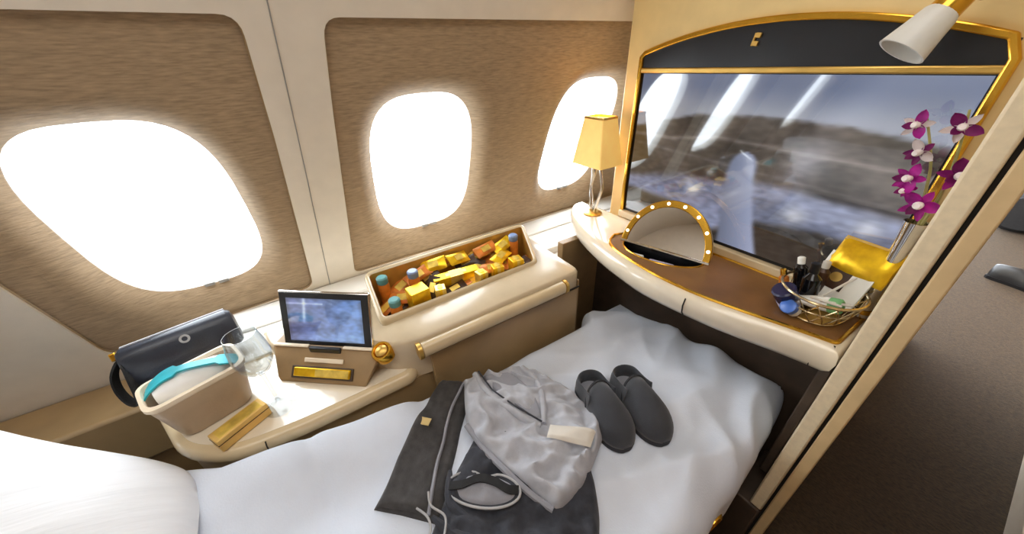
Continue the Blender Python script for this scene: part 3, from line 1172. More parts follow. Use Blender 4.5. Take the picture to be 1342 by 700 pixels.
# black amenity case
cx_, cy_ = -1.075, -0.375
case = thing('amenity_case', 'glossy dark navy zip case with wrist strap leaning by the big window', 'bag', (-1.05, -0.375, 0.62))
CR = rz(0.18) @ Matrix.Rotation(-0.45, 3, 'Y')
cc = Vector((-1.050, -0.375, 0.685))
bm = B()
sect = superell(0.034, 0.052, 3.0, 28)
rings = []
for s, k in ((-0.118, .55), (-0.115, .85), (-0.106, 1.0), (0.106, 1.0), (0.115, .85), (0.118, .55)):
    rings.append([cc + CR @ Vector((a * k, s, b * k)) for a, b in sect])
loft(bm, rings)
obj('case_body', bm, M_CASE, case)
bm = B()
zp = [cc + CR @ Vector((0.0, s, 0.0522)) for s in (-0.105, -0.06, 0, 0.06, 0.105)]
tube(bm, zp, 0.0035, 6)
obj('zip', bm, M_LTGREY, case)
bm = B()
lg = cc + CR @ Vector((0.0332, 0.01, 0.018))
lathe(bm, [(0.011, -.0005), (0.011, .001), (0.006, .001), (0.006, -.0005)], lg, 20, CR @ Matrix.Rotation(PI / 2, 3, 'Y'), False, False)
obj('logo_disc', bm, M_LTGREY, case)
bm = B()
obox(bm, cc + CR @ Vector((0, -0.120, 0.038)), (0.02, 0.012, 0.02), CR)
obj('gold_buckle', bm, M_GOLD, case, bevel=0.002)
bm = B()
sp = smooth_path([(-1.035, -0.487, .712), (-1.020, -0.507, .685), (-1.010, -0.515, .645), (-0.998, -0.508, .610), (-0.985, -0.490, .606), (-0.980, -0.478, .64), (-0.988, -0.474, .675), (-1.015, -0.478, .705)], 5, True)
rings = []
for i, p in enumerate(sp):
    q = sp[(i + 1) % len(sp)]
    d = (q - sp[i - 1]).normalized()
    sdv = Vector((0.75, -0.2, 0.25)).normalized()
    nn = d.cross(sdv).normalized()
    rings.append([p + sdv * .011 + nn * .0025, p - sdv * .011 + nn * .0025, p - sdv * .011 - nn * .0025, p + sdv * .011 - nn * .0025])
rings.append(rings[0])
loft(bm, rings, False, False)
obj('wrist_strap', bm, M_BLACKF, case)

# beige open amenity box
ab = thing('amenity_box', 'open beige leatherette amenity box tapering to its base on the console end', 'box', (-0.80, -0.315, TZ))
bd_ = Vector((0.12, 0.155, 0)).normalized()      # long direction
ang = math.atan2(0.15, -0.075)
ang = math.atan2(0.165, -0.055)
L2, W2 = 0.086, 0.053


def brect(k, kk, z, r=0.03, d=(0, 0)):
    P = round_poly([(-L2 * k, -W2 * kk), (L2 * k, -W2 * kk), (L2 * k, W2 * kk), (-L2 * k, W2 * kk)], r, 6)
    R = rz(ang)
    return [Vector((-0.826 + d[0], -0.315 + d[1], z)) + R @ Vector((a, b, 0)) for a, b in P]


bm = B()
loft(bm, [brect(.74, .62, TZ + .001, .03, (.004, 0)), brect(.80, .70, TZ + .01, .03, (.004, 0)), brect(1.0, 1.0, TZ + .115), brect(.95, .92, TZ + .115), brect(.74, .62, TZ + .02, .03, (.004, 0))], True, True)
obj('box_body', bm, M_BEIGEL, ab, angle=60)
bm = B()
loft(bm, [brect(1.0, 1.0, TZ + .108), brect(1.03, 1.05, TZ + .113), brect(1.03, 1.05, TZ + .121), brect(.95, .92, TZ + .123), brect(.93, .9, TZ + .113)], False, False)
obj('box_rim', bm, M_CREAML, ab, angle=60)
# contents
R_ = rz(ang)
bo = Vector((-0.826, -0.315, 0))


def bpnt(a, b, z):
    return bo + R_ @ Vector((a, b, 0)) + Vector((0, 0, z))


bm = B()
rings = []
for i in range(7):
    t = i / 6
    k = math.sin(PI * (0.08 + .84 * t)) ** .5
    rings.append([bpnt(-.066 + .134 * t, math.cos(a) * .038 * k, TZ + .108 + math.sin(a) * .030 * k) for a in [2 * PI * q / 14 for q in range(14)]])
loft(bm, rings)
tag(obj('rolled_towel', bm, M_WHITEC), 'rolled white cotton towel inside the open beige amenity box', 'towel')
bm = B()
rib = smooth_path([(.080, -.022, .124), (.070, -.024, .136), (.044, -.020, .150), (0, .000, .1565), (-.035, .018, .150), (-.062, .022, .138), (-.078, .018, .126)], 5)
rings = []
for i, p in enumerate(rib):
    q = bpnt(p.x, p.y, TZ + p.z - .012)
    wv = .018 if i < 10 else (.010 if i < 18 else .019)
    s = R_ @ Vector((0.25, 1, 0)).normalized()
    rings.append([q + s * wv + Vector((0, 0, .002)), q - s * wv + Vector((0, 0, .002)), q - s * wv - Vector((0, 0, .002)), q + s * wv - Vector((0, 0, .002))])
loft(bm, rings)
tag(obj('satin_ribbon', bm, M_TURQ), 'turquoise satin band looped over the white towel in the beige box', 'ribbon')

# gold box
bm = B()
ga = math.atan2(0.085, -0.048)
gx = thing('gold_gift_box', 'long slim gold carton lying in front of the beige amenity box', 'box', (-0.735, -0.272, TZ), rz(ga))
GR = rz(ga)
gcen = Vector((-0.729, -0.262, TZ + .0178))
bm = B()
obox(bm, gcen, (0.104, 0.036, 0.034), GR)
obj('carton', bm, M_GCARD, gx, bevel=0.002)
bm = B()
obox(bm, gcen + Vector((0, 0, .0172)), (0.088, 0.026, 0.0012), GR)
obj('lid_label', bm, M_FOILP, gx, bevel=0.0004)
bm = B()
obox(bm, gcen + GR @ Vector((0.0, -.0, 0.004)), (0.1055, 0.0375, 0.0015), GR)
obj('lid_seam', bm, M_DKCHOC, gx)

# wine glass
gcx = Vector((-0.752, -0.190, TZ))
gl = thing('wine_glass', 'empty clear wine glass standing on the white tray between gold carton and control panel', 'glass', gcx)
bm = B()
lathe(bm, [(0.034, 0.0005), (0.034, 0.003), (0.02, 0.005), (0.008, 0.010), (0.0045, 0.02)], gcx, 28)
obj('foot', bm, M_GLASS, gl)
bm = B()
lathe(bm, [(0.0045, 0.02), (0.0038, 0.06), (0.0042, 0.10), (0.006, 0.112)], gcx, 12)
obj('stem', bm, M_GLASS, gl)
bm = B()
lathe(bm, [(0.005, 0.112), (0.022, 0.122), (0.034, 0.142), (0.038, 0.165), (0.035, 0.195), (0.030, 0.222), (0.029, 0.222), (0.034, 0.195), (0.037, 0.165), (0.033, 0.144), (0.02, 0.125), (0.003, 0.116)], gcx, 32)
obj('bowl', bm, M_GLASS, gl)
# ------------------------------------------------------------------ bed
XLt = [(-0.95, -0.86), (-0.47, -0.81), (-0.40, -0.728), (-0.30, -0.672), (-0.1, -0.650), (0.1, -0.638), (0.35, -0.645), (0.69, -0.648), (0.74, -0.70), (1.0, -0.70)]
XRt = [(-0.95, -0.02), (0.2, -0.02), (0.46, -0.055), (0.72, -0.078), (0.88, -0.098), (0.96, -0.115)]


def bed_base_z(y):
    return lerp_tab([(-0.9, .56), (-0.3, .575), (0.0, .548), (0.3, .525), (1.0, .515)], y)


def wrk(x, y):
    w = 0.006 * noise.noise(Vector((x * 6, y * 4, 0.3)))
    n = noise.noise(Vector(((x * .8 + y * .6) * 11, (y * .8 - x * .6) * 3.2, 7.7)))
    w += 0.022 * (1 - abs(n) * 2.6) * sstep(.35, .75, y) * sstep(-.55, -.2, x + .1)
    n = noise.noise(Vector(((x * .9 - y * .45) * 8, (y * .9 + x * .45) * 2.4, 3.1)))
    w += 0.010 * (1 - abs(n) * 2.6)
    w += 0.052 * sstep(-.46, -.62, x) * sstep(.25, -.02, y)
    # stitched channels of the quilt
    for yy_ in (-0.16, 0.08):
        w -= 0.009 * math.exp(-((y - yy_ - .02 * math.sin(x * 9)) / .018) ** 2) * sstep(-.42, -.5, x)
    return w


def bed_z(x, y):
    return bed_base_z(y) + wrk(x, y)


bed = thing('bed', 'made-up white bed with thick quilted mattress cover filling the suite', 'bed', (-0.38, 0.1, 0.0))
bm = B()
NU, NV = 84, 170
rows = []
YF = 0.952
for j in range(NV + 1):
    v = j / NV
    y = -0.93 + (YF + 0.93) * v
    xl, xr = lerp_tab(XLt, y), lerp_tab(XRt, y)
    xl += 0.006 * noise.noise(Vector((0, y * 10, 2)))
    xr += 0.008 * noise.noise(Vector((0, y * 12, 5)))
    row = []
    for i in range(NU + 1):
        u = i / NU
        uu = 0.5 - 0.5 * math.cos(PI * u) * (0.55 + .45 * abs(math.cos(PI * u)))
        x = xl + (xr - xl) * uu
        yf = lerp_tab([(-.72, .74), (-.62, .85), (-.5, .93), (-.3, YF)], x)
        d = max(0, min(x - xl, xr - x, (yf - y)))
        r = 0.075 if (x - xl) > (xr - x) else 0.04
        if (x - xl) < (xr - x):
            r = .03 + .02 * sstep(.1, .4, y)
        if yf - y < min(x - xl, xr - x):
            r = 0.06
        t = min(1, d / r)
        e = math.sqrt(max(0, 1 - (1 - t) ** 2))
        z = 0.40 + (bed_z(x, y) - 0.40) * (0.25 + .75 * e)
        row.append(bm.verts.new((x, y, z)))
    rows.append(row)
for a, b in zip(rows[:-1], rows[1:]):
    for i in range(NU):
        bm.faces.new((a[i], a[i + 1], b[i + 1], b[i]))
# skirt and underside
per = [rows[0][i] for i in range(NU + 1)] + [rows[j][NU] for j in range(1, NV + 1)] + [rows[NV][i] for i in range(NU - 1, -1, -1)] + [rows[j][0] for j in range(NV - 1, 0, -1)]
low = [bm.verts.new((v.co.x, v.co.y, 0.34)) for v in per]
for i in range(len(per)):
    j = (i + 1) % len(per)
    bm.faces.new((per[i], low[i], low[j], per[j]))
obj('duvet', bm, M_DUVET, bed, angle=70)
bm = B()
box(bm, (-0.63, -0.92, 0.05), (-0.16, 0.93, 0.338))
obj('seat_base', bm, M_DARKB, bed, bevel=0.01)
bm = B()
box(bm, (-0.156, 0.30, 0.06), (-0.10, 0.93, 0.335))
obj('side_cushion', bm, M_BLACKF, bed, bevel=0.015, seg=3)
bm = B()
tube(bm, smooth_path([(-0.092, 0.52, .33), (-0.074, 0.525, .36), (-0.068, 0.55, .385), (-0.070, .58, .375), (-0.092, .585, .335)], 5), 0.009, 8)
obj('gold_handle', bm, M_GOLD, bed)
bm = B()
box(bm, (-0.098, 0.47, 0.24), (-0.088, 0.61, 0.345))
obj('gold_plate', bm, M_GOLDS, bed, bevel=0.004)

# pillow at the head of the bed
bm = B()
NP = 60
pr = []
for j in range(NP + 1):
    row = []
    for i in range(NP + 1):
        a, b = 2 * i / NP - 1, 2 * j / NP - 1
        k = max(0, (1 - abs(a) ** 4.0)) * max(0, (1 - abs(b) ** 4.0))
        hgt = k ** .5
        ax_ = a * (1 - .06 * (1 - b * b)) * .40
        by_ = b * (1 - .05 * (1 - a * a)) * .29
        cr_ = 1 - .10 * (abs(a) ** 6) * (abs(b) ** 6)
        ax_, by_ = ax_ * cr_, by_ * cr_
        row.append((ax_, by_, hgt))
    pr.append(row)
PCN = (Vector((-0.675, -0.325, 0.618)), Vector((-0.03, -0.31, 0.60)), Vector((-1.02, -0.76, 0.80)), Vector((-0.12, -0.93, 0.72)))


def pil(q, s):
    x, y, h = q
    u, v = x / .8 + .5, .5 - y / .58
    p = PCN[0] * (1 - u) * (1 - v) + PCN[1] * u * (1 - v) + PCN[2] * (1 - u) * v + PCN[3] * u * v
    n = .010 * noise.noise(Vector((x * 7, y * 7, s * 3))) * h
    return p + Vector((0, 0, s * (.075 if s > 0 else .012 + .12 * v) * h + n))


top = [[bm.verts.new(pil(q, 1)) for q in row] for row in pr]
bot = [[bm.verts.new(pil(q, -1)) if 0 < i < NP and 0 < j < NP else top[j][i] for i, q in enumerate(row)] for j, row in enumerate(pr)]
for j in range(NP):
    for i in range(NP):
        bm.faces.new((top[j][i], top[j][i + 1], top[j + 1][i + 1], top[j + 1][i]))
        f = [bot[j][i], bot[j + 1][i], bot[j + 1][i + 1], bot[j][i + 1]]
        try:
            bm.faces.new(f)
        except ValueError:
            pass
tag(obj('pillow', bm, M_PILLOW, angle=80), 'large plump white ribbed pillow at the head of the bed', 'pillow')

# ------------------------------------------------------------------ clothes on the bed


def resample(pts, n):
    P = [Vector((p[0], p[1], 0)) for p in pts]
    if len(P) > 2:
        P = smooth_path(P, 8)
    L = [0]
    for a, b in zip(P[:-1], P[1:]):
        L.append(L[-1] + (b - a).length)
    out = []
    for k in range(n + 1):
        s = L[-1] * k / n
        for i in range(len(P) - 1):
            if s <= L[i + 1] + 1e-9:
                t = (s - L[i]) / max(1e-9, L[i + 1] - L[i])
                out.append(P[i].lerp(P[i + 1], t))
                break
    return out


def cloth(c0, c1, d0, d1, nu, nv, base, thick, wr, edge=0.02):
    """Coons patch between four edges laid on a base surface; c0: v=0, c1: v=1, d0: u=0, d1: u=1"""
    c0, c1, d0, d1 = resample(c0, nu), resample(c1, nu), resample(d0, nv), resample(d1, nv)
    bm = B()
    T, Bt = [], []
    for j in range(nv + 1):
        v = j / nv
        rt_, rb_ = [], []
        for i in range(nu + 1):
            u = i / nu
            p = c0[i] * (1 - v) + c1[i] * v + d0[j] * (1 - u) + d1[j] * u \
                - (c0[0] * (1 - u) * (1 - v) + c0[-1] * u * (1 - v) + c1[0] * (1 - u) * v + c1[-1] * u * v)
            LU = (c0[-1] - c0[0]).length
            LV = (d0[-1] - d0[0]).length
            d = min(u * LU, (1 - u) * LU, v * LV, (1 - v) * LV)
            t = min(1, d / edge)
            e = math.sqrt(max(0, 1 - (1 - t) ** 2))
            zb = base(p.x, p.y)
            rt_.append(bm.verts.new((p.x, p.y, zb + thick * (.12 + .88 * e) + wr(u, v) * e)))
            rb_.append(bm.verts.new((p.x, p.y, zb + 0.0005)))
        T.append(rt_)
        Bt.append(rb_)
    for j in range(nv):
        for i in range(nu):
            bm.faces.new((T[j][i], T[j][i + 1], T[j + 1][i + 1], T[j + 1][i]))
            bm.faces.new((Bt[j][i], Bt[j + 1][i], Bt[j + 1][i + 1], Bt[j][i + 1]))
    for i in range(nu):
        bm.faces.new((T[0][i], Bt[0][i], Bt[0][i + 1], T[0][i + 1]))
        bm.faces.new((T[nv][i], T[nv][i + 1], Bt[nv][i + 1], Bt[nv][i]))
    for j in range(nv):
        bm.faces.new((T[j][0], T[j + 1][0], Bt[j + 1][0], Bt[j][0]))
        bm.faces.new((T[j][nu], Bt[j][nu], Bt[j + 1][nu], T[j + 1][nu]))
    return bm


bz0 = lambda x, y: bed_z(x, y)
# charcoal folded pyjama bag
K = 0.975
sc2 = lambda pts, k=K: [(x * k, y * k) for x, y in pts]
bag = thing('pyjama_bag', 'folded charcoal cloth pyjama bag with a small gold tag lying on the bed', 'bag', (-0.52, 0.08, 0.54))
bl = lambda u, v: .003 * noise.noise(Vector((u * 5, v * 9, 3)))
A0, A1, A2, A3 = (-0.660, 0.172), (-0.61, 0.250), (-0.345, 0.03), (-0.445, -0.072)
c0, c1 = sc2([A0, A1]), sc2([A3, A2])
d0, d1 = sc2([A0, (-0.606, .105), (-.558, .05), (-.50, -.014), A3]), sc2([A1, (-0.535, 0.175), (-0.43, .09), A2])
bm = cloth(c0, c1, d0, d1, 22, 44, bz0, 0.014, bl, .012)
obj('lower_layer', bm, M_DKCLOTH, bag, angle=60)
sh_ = lambda pts, dx, dy: [(x + dx, y + dy) for x, y in pts]
bz1 = lambda x, y: bed_z(x, y) + 0.0145
c0b, c1b = sc2([A0, (-0.63, 0.225)]), sc2([(-0.44, -0.064), (-0.368, 0.015)])
d0b, d1b = sc2([A0, (-0.603, .108), (-.555, .053), (-.497, -.010), (-0.44, -0.064)]), sc2([(-0.63, 0.225), (-0.55, 0.145), (-0.455, .07), (-0.368, 0.015)])
bm = cloth(c0b, c1b, d0b, d1b, 22, 44, bz1, 0.010, bl, .010)
obj('upper_layer', bm, M_DKCLOTH, bag, angle=60)
bm = B()
tube(bm, [(p.x, p.y, bed_z(p.x, p.y) + .018) for p in resample(d1b, 24)], 0.004, 6)
obj('piping', bm, M_GREYD, bag)
bm = B()
px_, py_ = -0.535, 0.078
obox(bm, (px_, py_, bed_z(px_, py_) + .0262), (0.030, 0.018, 0.002), rz(.75))
obj('gold_tag', bm, M_TAG, bag)

# dark slate trousers under the grey top
tr = thing('pyjama_trousers', 'dark slate pyjama trousers crumpled under the grey top', 'trousers', (-0.3, 0.16, 0.54))
wt_ = lambda u, v: .012 * (1 - 2.4 * abs(noise.noise(Vector((u * 4 + v * 3, v * 4 - u * 2, 8))))) + .006 * noise.noise(Vector((u * 14, v * 12, 1)))
bm = cloth(sc2([(-0.485, 0.19), (-0.40, 0.30), (-0.255, 0.345)]), sc2([(-0.315, -0.02), (-0.22, .10), (-0.135, 0.235)]),
           sc2([(-0.485, 0.19), (-0.41, .085), (-0.315, -0.02)]), sc2([(-0.255, 0.345), (-0.19, .30), (-0.135, 0.235)]), 44, 34, bz0, 0.020, wt_, .02)
obj('cloth', bm, M_NAVY, tr, angle=80)
for k, (p0, p1, p2) in enumerate((((-0.42, .085), (-0.36, .06), (-0.30, .09)), ((-.36, .02), (-.30, .05), (-.25, .11)), ((-.24, .16), (-.20, .19), (-.17, .23)))):
    bm = B()
    pp = smooth_path([(*p0, 0), (*p1, 0), (*p2, 0)], 6)
    tube(bm, [(p.x * K, p.y * K, bed_z(p.x * K, p.y * K) + .020) for p in pp], [0.004 + .006 * math.sin(PI * i / (len(pp) - 1)) for i in range(len(pp))], 8)
    obj('fold', bm, M_NAVY, tr)

# drawstring cords
bm = B()
for q in (((-0.40, 0.03), (-.375, .025), (-.345, .04), (-.32, .03), (-.30, .012)), ((-.385, .0), (-.36, .012), (-.335, .008), (-.31, -.015))):
    pp = smooth_path([(x * K, y * K, 0) for x, y in q], 6)
    tube(bm, [(p.x, p.y, bed_z(p.x, p.y) + .030) for p in pp], 0.0022, 6)
obj('drawstring', bm, M_LTGREY, tr)

# grey pyjama top
gt = thing('folded_pyjama_shirt', 'light grey jersey pyjama top folded with its collar showing', 'shirt', (-0.42, 0.3, 0.55))


def wg(u, v):
    n = noise.noise(Vector((u * 2.5 + v * 2, v * 7 - u * 3, 5)))
    n3 = noise.noise(Vector((u * 3 - v * 6, v * 3 + u * 5, 11)))
    return .013 * (1 - 2.6 * abs(n)) + .010 * (1 - 2.8 * abs(n3)) + .005 * noise.noise(Vector((u * 9, v * 9, 2)))


zg = lambda x, y: bed_z(x, y) + 0.0205 * sstep(.50, .36, y + .25 * (x + .4))
G = 0.985
gA, gB, gC, gD = (-0.607, 0.213), (-0.545, 0.378), (-0.293, 0.412), (-0.236, 0.224)
bm = cloth(sc2([gA, (-0.598, 0.285), gB], G), sc2([gD, (-0.240, .30), gC], G), sc2([gA, (-0.486, 0.163), (-0.39, .175), gD], G),
           sc2([gB, (-0.448, 0.438), (-0.36, .45), gC], G), 60, 60, zg, 0.026, wg, .022)
obj('cloth', bm, M_GREY, gt, angle=80)
# the folded lower edge in two layers
bm = B()
pp = smooth_path([(-0.486, 0.160, 0), (-0.39, .172, 0), (-0.30, .195, 0), (-0.240, 0.221, 0)], 8)
tube(bm, [(p.x * G, p.y * G, zg(p.x * G, p.y * G) + .010) for p in pp], 0.007, 8)
obj('hem', bm, M_GREYD, gt)
# collar: two bands forming a V, and the inner facing


def band(pts, w, z, m, name):
    P = smooth_path([(x * G, y * G, 0) for x, y in pts], 8)
    bm = B()
    rings = []
    for i, p in enumerate(P):
        d = (P[min(i + 1, len(P) - 1)] - P[max(i - 1, 0)]).normalized()
        nn = Vector((-d.y, d.x, 0))
        zz = zg(p.x, p.y) + z
        sec_ = [(-w, -.012), (-w * .9, .002), (0, .006), (w * .9, .002), (w, -.012)]
        rings.append([Vector((p.x, p.y, zz)) + nn * a + Vector((0, 0, b)) for a, b in sec_])
    loft(bm, rings, True, True)
    return obj(name, bm, m, gt, angle=70)


facing = cloth(sc2([(-0.585, .262), (-0.555, .33)], G), sc2([(-0.395, .302), (-0.392, .312)], G),
               sc2([(-0.585, .262), (-0.49, .265), (-0.395, .302)], G), sc2([(-0.555, .33), (-.47, .345), (-0.392, .312)], G), 12, 24,
               lambda x, y: zg(x, y) + .026, .013, lambda u, v: .002 * math.sin(v * 9), .008)
obj('neck_facing', facing, M_GREYD, gt, angle=70)
band([(-0.60, .245), (-0.52, .243), (-0.45, .265), (-0.385, .303)], 0.008, 0.036, M_GREY, 'collar')
band([(-0.548, .362), (-0.50, .372), (-0.44, .350), (-0.385, .310)], 0.008, 0.036, M_GREY, 'collar')
bm = B()
tube(bm, [(x * G, y * G, zg(x * G, y * G) + .043) for x, y in ((-0.595, .254), (-0.52, .252), (-0.45, .273), (-0.387, .307))], 0.0022, 5)
obj('collar_seam', bm, M_NAVY, gt)
# paper band on the folded top
bm = cloth(sc2([(-0.368, 0.316), (-0.298, 0.392)], G), sc2([(-0.345, 0.287), (-0.276, 0.352)], G), sc2([(-0.368, 0.316), (-0.345, 0.287)], G),
           sc2([(-0.298, 0.392), (-0.276, 0.352)], G), 14, 8, lambda x, y: zg(x, y) + .046, .004, lambda u, v: 0.002 * math.sin(u * 3), .004)
tag(obj('paper_label', bm, M_PAPER, angle=60), 'blank off-white paper label lying on the grey pyjama top', 'label')

# eye mask
em = thing('eye_mask', 'oval padded eye mask with pale piping lying on the dark trousers', 'eye mask', (-0.34, 0.115, 0.56))
ec = Vector((-0.338, 0.122, 0))
ea = math.atan2(0.12, 0.105)
ER = rz(ea)
ez = bed_z(ec.x, ec.y) + .034


def ell(k, z, dz=0.0):
    o = []
    for i in range(40):
        t = 2 * PI * i / 40
        x = math.cos(t) * .074 * k
        y = math.sin(t) * .034 * k
        if math.sin(t) > 0:
            y -= .012 * math.exp(-(x / .02) ** 2)
        o.append(Vector((ec.x, ec.y, ez + z + dz * math.sin(t))) + ER @ Vector((x, y, 0)))
    return o


bm = B()
loft(bm, [ell(.98, -.016), ell(1, -.006), ell(.97, .000), ell(.8, -.003), ell(.4, -.006)])
obj('pad', bm, M_NAVY, em, angle=80)
bm = B()
tube(bm, ell(1.0, -.001), 0.0026, 8, closed=True)
obj('piping', bm, M_LTGREY, em)
bm = B()
rings = []
for k in (1.0, .93, .8, .6, .4, .2, .02):
    ring = []
    for i in range(40):
        t = 2 * PI * i / 40
        x, y = math.cos(t) * .066 * k, math.sin(t) * .027 * k
        z = .010 * math.sqrt(1 - k * k) + .006 * (1 - k) ** .5 * noise.noise(Vector((x * 60, y * 70, 3)))
        ring.append(Vector((ec.x, ec.y, ez - .003 + z)) + ER @ Vector((x, y - .001, 0)))
    rings.append(ring)
loft(bm, rings)
obj('lining_pad', bm, M_GREYD, em, angle=80)
bm = B()
pp = smooth_path([(-.068, -.004, .002), (-.04, -.002, .011), (-.01, .012, .013), (.02, .010, .013), (.05, .000, .010), (.07, .004, .002)], 6)
rings = []
for p in pp:
    q = Vector((ec.x, ec.y, ez)) + ER @ Vector((p.x, p.y, p.z))
    s = ER @ Vector((0, 1, 0))
    rings.append([q + s * .008 + Vector((0, 0, .0015)), q - s * .008 + Vector((0, 0, .0015)), q - s * .008 - Vector((0, 0, .0015)), q + s * .008 - Vector((0, 0, .0015))])
loft(bm, rings)
obj('elastic_strap', bm, M_BLACKF, em)

# slippers
SL, SW = 0.205, 0.045


def foot_w(s):
    w = lerp_tab([(0, .78), (.15, .80), (.35, .80), (.55, .90), (.70, 1.0), (.78, 1.0), (1, .92)], s)
    if s > .70:
        w *= math.sqrt(max(0.004, 1 - ((s - .70) / .305) ** 2.4))
    if s < .14:
        w *= math.sqrt(max(0.01, 1 - ((.14 - s) / .142) ** 2.2))
    return w * SW


def make_slipper(heel, toe, lb):
    h, t = Vector(heel), Vector(toe)
    d = (t - h)
    a = math.atan2(d.y, d.x)
    zmax = max(bed_z(h.x + d.x * k, h.y + d.y * k) for k in (0, .25, .5, .75, 1))
    T = thing('slipper', lb, 'slipper', (h.x, h.y, zmax), rz(a), 'felt slippers on the bed')
    out = [(SL * s, foot_w(s)) for s in [0, .008, .02, .04, .07, .1, .15, .22, .3, .4, .5, .6, .7, .78, .84, .89, .93, .96, .98, .992, 1]]
    ol = out + [(x, -y) for x, y in out[::-1]]
    bm = B()
    loft(bm, [[(x, y, -.004) for x, y in ol], [(x, y * 1.04, .001) for x, y in ol], [(x, y * 1.04, .009) for x, y in ol], [(x, y * .97, .012) for x, y in ol]])
    obj('sole', bm, M_SLIPD, T, world=False)
    bm = B()
    loft(bm, [[(SL * .5 + (x - SL * .5) * .95, y * .93, .012) for x, y in ol], [(SL * .5 + (x - SL * .5) * .94, y * .9, .0145) for x, y in ol]])
    obj('insole', bm, M_GREYD, T, world=False)
    # vamp: dome from mid foot to toe
    bm = B()
    rings = []
    ss = [.40, .44, .5, .56, .62, .70, .76, .82, .87, .91, .94, .965, .983, .994, .999]
    for s in ss:
        w = foot_w(s) * 1.02
        hh = lerp_tab([(.4, .066), (.5, .068), (.62, .064), (.74, .056), (.85, .045), (.93, .034), (.97, .025), (1, .012)], s)
        rings.append([(SL * s - .018 * math.sin(b) * (1 if s < .42 else 0), math.cos(b) * w, .010 + (math.sin(b) ** .8 if math.sin(b) > 0 else 0) * hh) for b in [PI * k / 18 for k in range(19)]])
    loft(bm, rings, False, True, closed=False)
    vo = obj('vamp', bm, M_SLIP, T, world=False, angle=80)
    sd = vo.modifiers.new('solid', 'SOLIDIFY')
    sd.thickness = .005
    sd.offset = -1
    # heel counter: wall round the back
    bm = B()
    rings = []
    pts = [(SL * s, foot_w(s) * 1.02) for s in (.44, .40, .34, .28, .22, .16, .11, .07, .04, .02, .008, .0)]
    pts = pts + [(x, -y) for x, y in pts[::-1]]
    n = len(pts)
    for i, (x, y) in enumerate(pts):
        k = abs(i - (n - 1) / 2) / ((n - 1) / 2)
        hh = .042 + .016 * k ** 3
        c = 1 - .10
        rings.append([(x, y, .010), (x + .001, y * .99, .010 + hh * .6), (x + .004 * (x < .06), y * .93, .010 + hh), (x + .009 * (x < .06), y * .86, .010 + hh * .98), (x + .010 * (x < .06), y * .88, .012)])
    loft(bm, rings, True, True, closed=True)
    obj('heel_counter', bm, M_SLIP, T, world=False, angle=80)
    bm = B()
    b_ = [PI * k / 18 for k in range(19)]
    tube(bm, [(SL * .4 - .018 * math.sin(b), math.cos(b) * foot_w(.4) * 1.0, .010 + (math.sin(b) ** .8 if math.sin(b) > 0 else 0) * .066) for b in b_], .0032, 6)
    obj('opening_trim', bm, M_SLIPD, T, world=False)
    return T


make_slipper((-0.440, 0.492), (-0.240, 0.437), 'charcoal felt slipper lying against the grey pyjama top')
make_slipper((-0.398, 0.578), (-0.200, 0.518), 'charcoal felt slipper partly hidden behind its mate')

# ------------------------------------------------------------------ basket of toiletries on the desk
BZ = DZ + 0.0035
bc = Vector((-0.142, 0.888, BZ))
bk = thing('wire_basket', 'round open wire basket standing on the brown leather inlay', 'basket', bc)
rad = lambda t: .050 + .024 * t ** .8
BH = .060
for nm, t, rr in (('base_ring', 0, .0022), ('middle_ring', .5, .0018), ('rim_ring', 1, .003)):
    bm = B()
    tube(bm, [bc + Vector((rad(t) * math.cos(a), rad(t) * math.sin(a), .003 + BH * t)) for a in [2 * PI * k / 32 for k in range(32)]], rr, 6, closed=True)
    obj(nm, bm, M_WIRE, bk)
for k in range(14):
    a0 = 2 * PI * k / 14
    for s in (-1, 1):
        bm = B()
        tube(bm, [bc + Vector((rad(t) * math.cos(a0 + s * .5 * t), rad(t) * math.sin(a0 + s * .5 * t), .003 + BH * t)) for t in (0, .25, .5, .75, 1)], .0014, 5)
        obj('wire', bm, M_WIRE, bk)
bm = B()
lathe(bm, [(0.0, .003), (.05, .003), (.05, .006), (0.0, .006)], bc, 28, None, False, False)
obj('base_plate', bm, M_GOLDS, bk)


def rot_to(d):
    d = Vector(d).normalized()
    x, y = frame_of(d)
    return Matrix((x, y, d)).transposed()


def bottle(name, p, d, prof_body, prof_cap, mb, mc, lb, cat, label_m=None):
    T = thing(name, lb, cat, p)
    R = rot_to(d)
    bm = B()
    lathe(bm, prof_body, p, 18, R)
    bo_ = obj('bottle_body', bm, mb, T)
    bm = B()
    lathe(bm, prof_cap, p, 18, R)
    obj('cap', bm, mc, T)
    if label_m:
        r, z0, z1 = label_m[1:]
        bm = B()
        lathe(bm, [(r, z0), (r + .0006, z0), (r + .0006, z1), (r, z1)], p, 18, R, False, False)
        obj('label_band', bm, label_m[0], T)
    return T


def bofs(x, y, z):
    return bc + Vector((x, y, z))


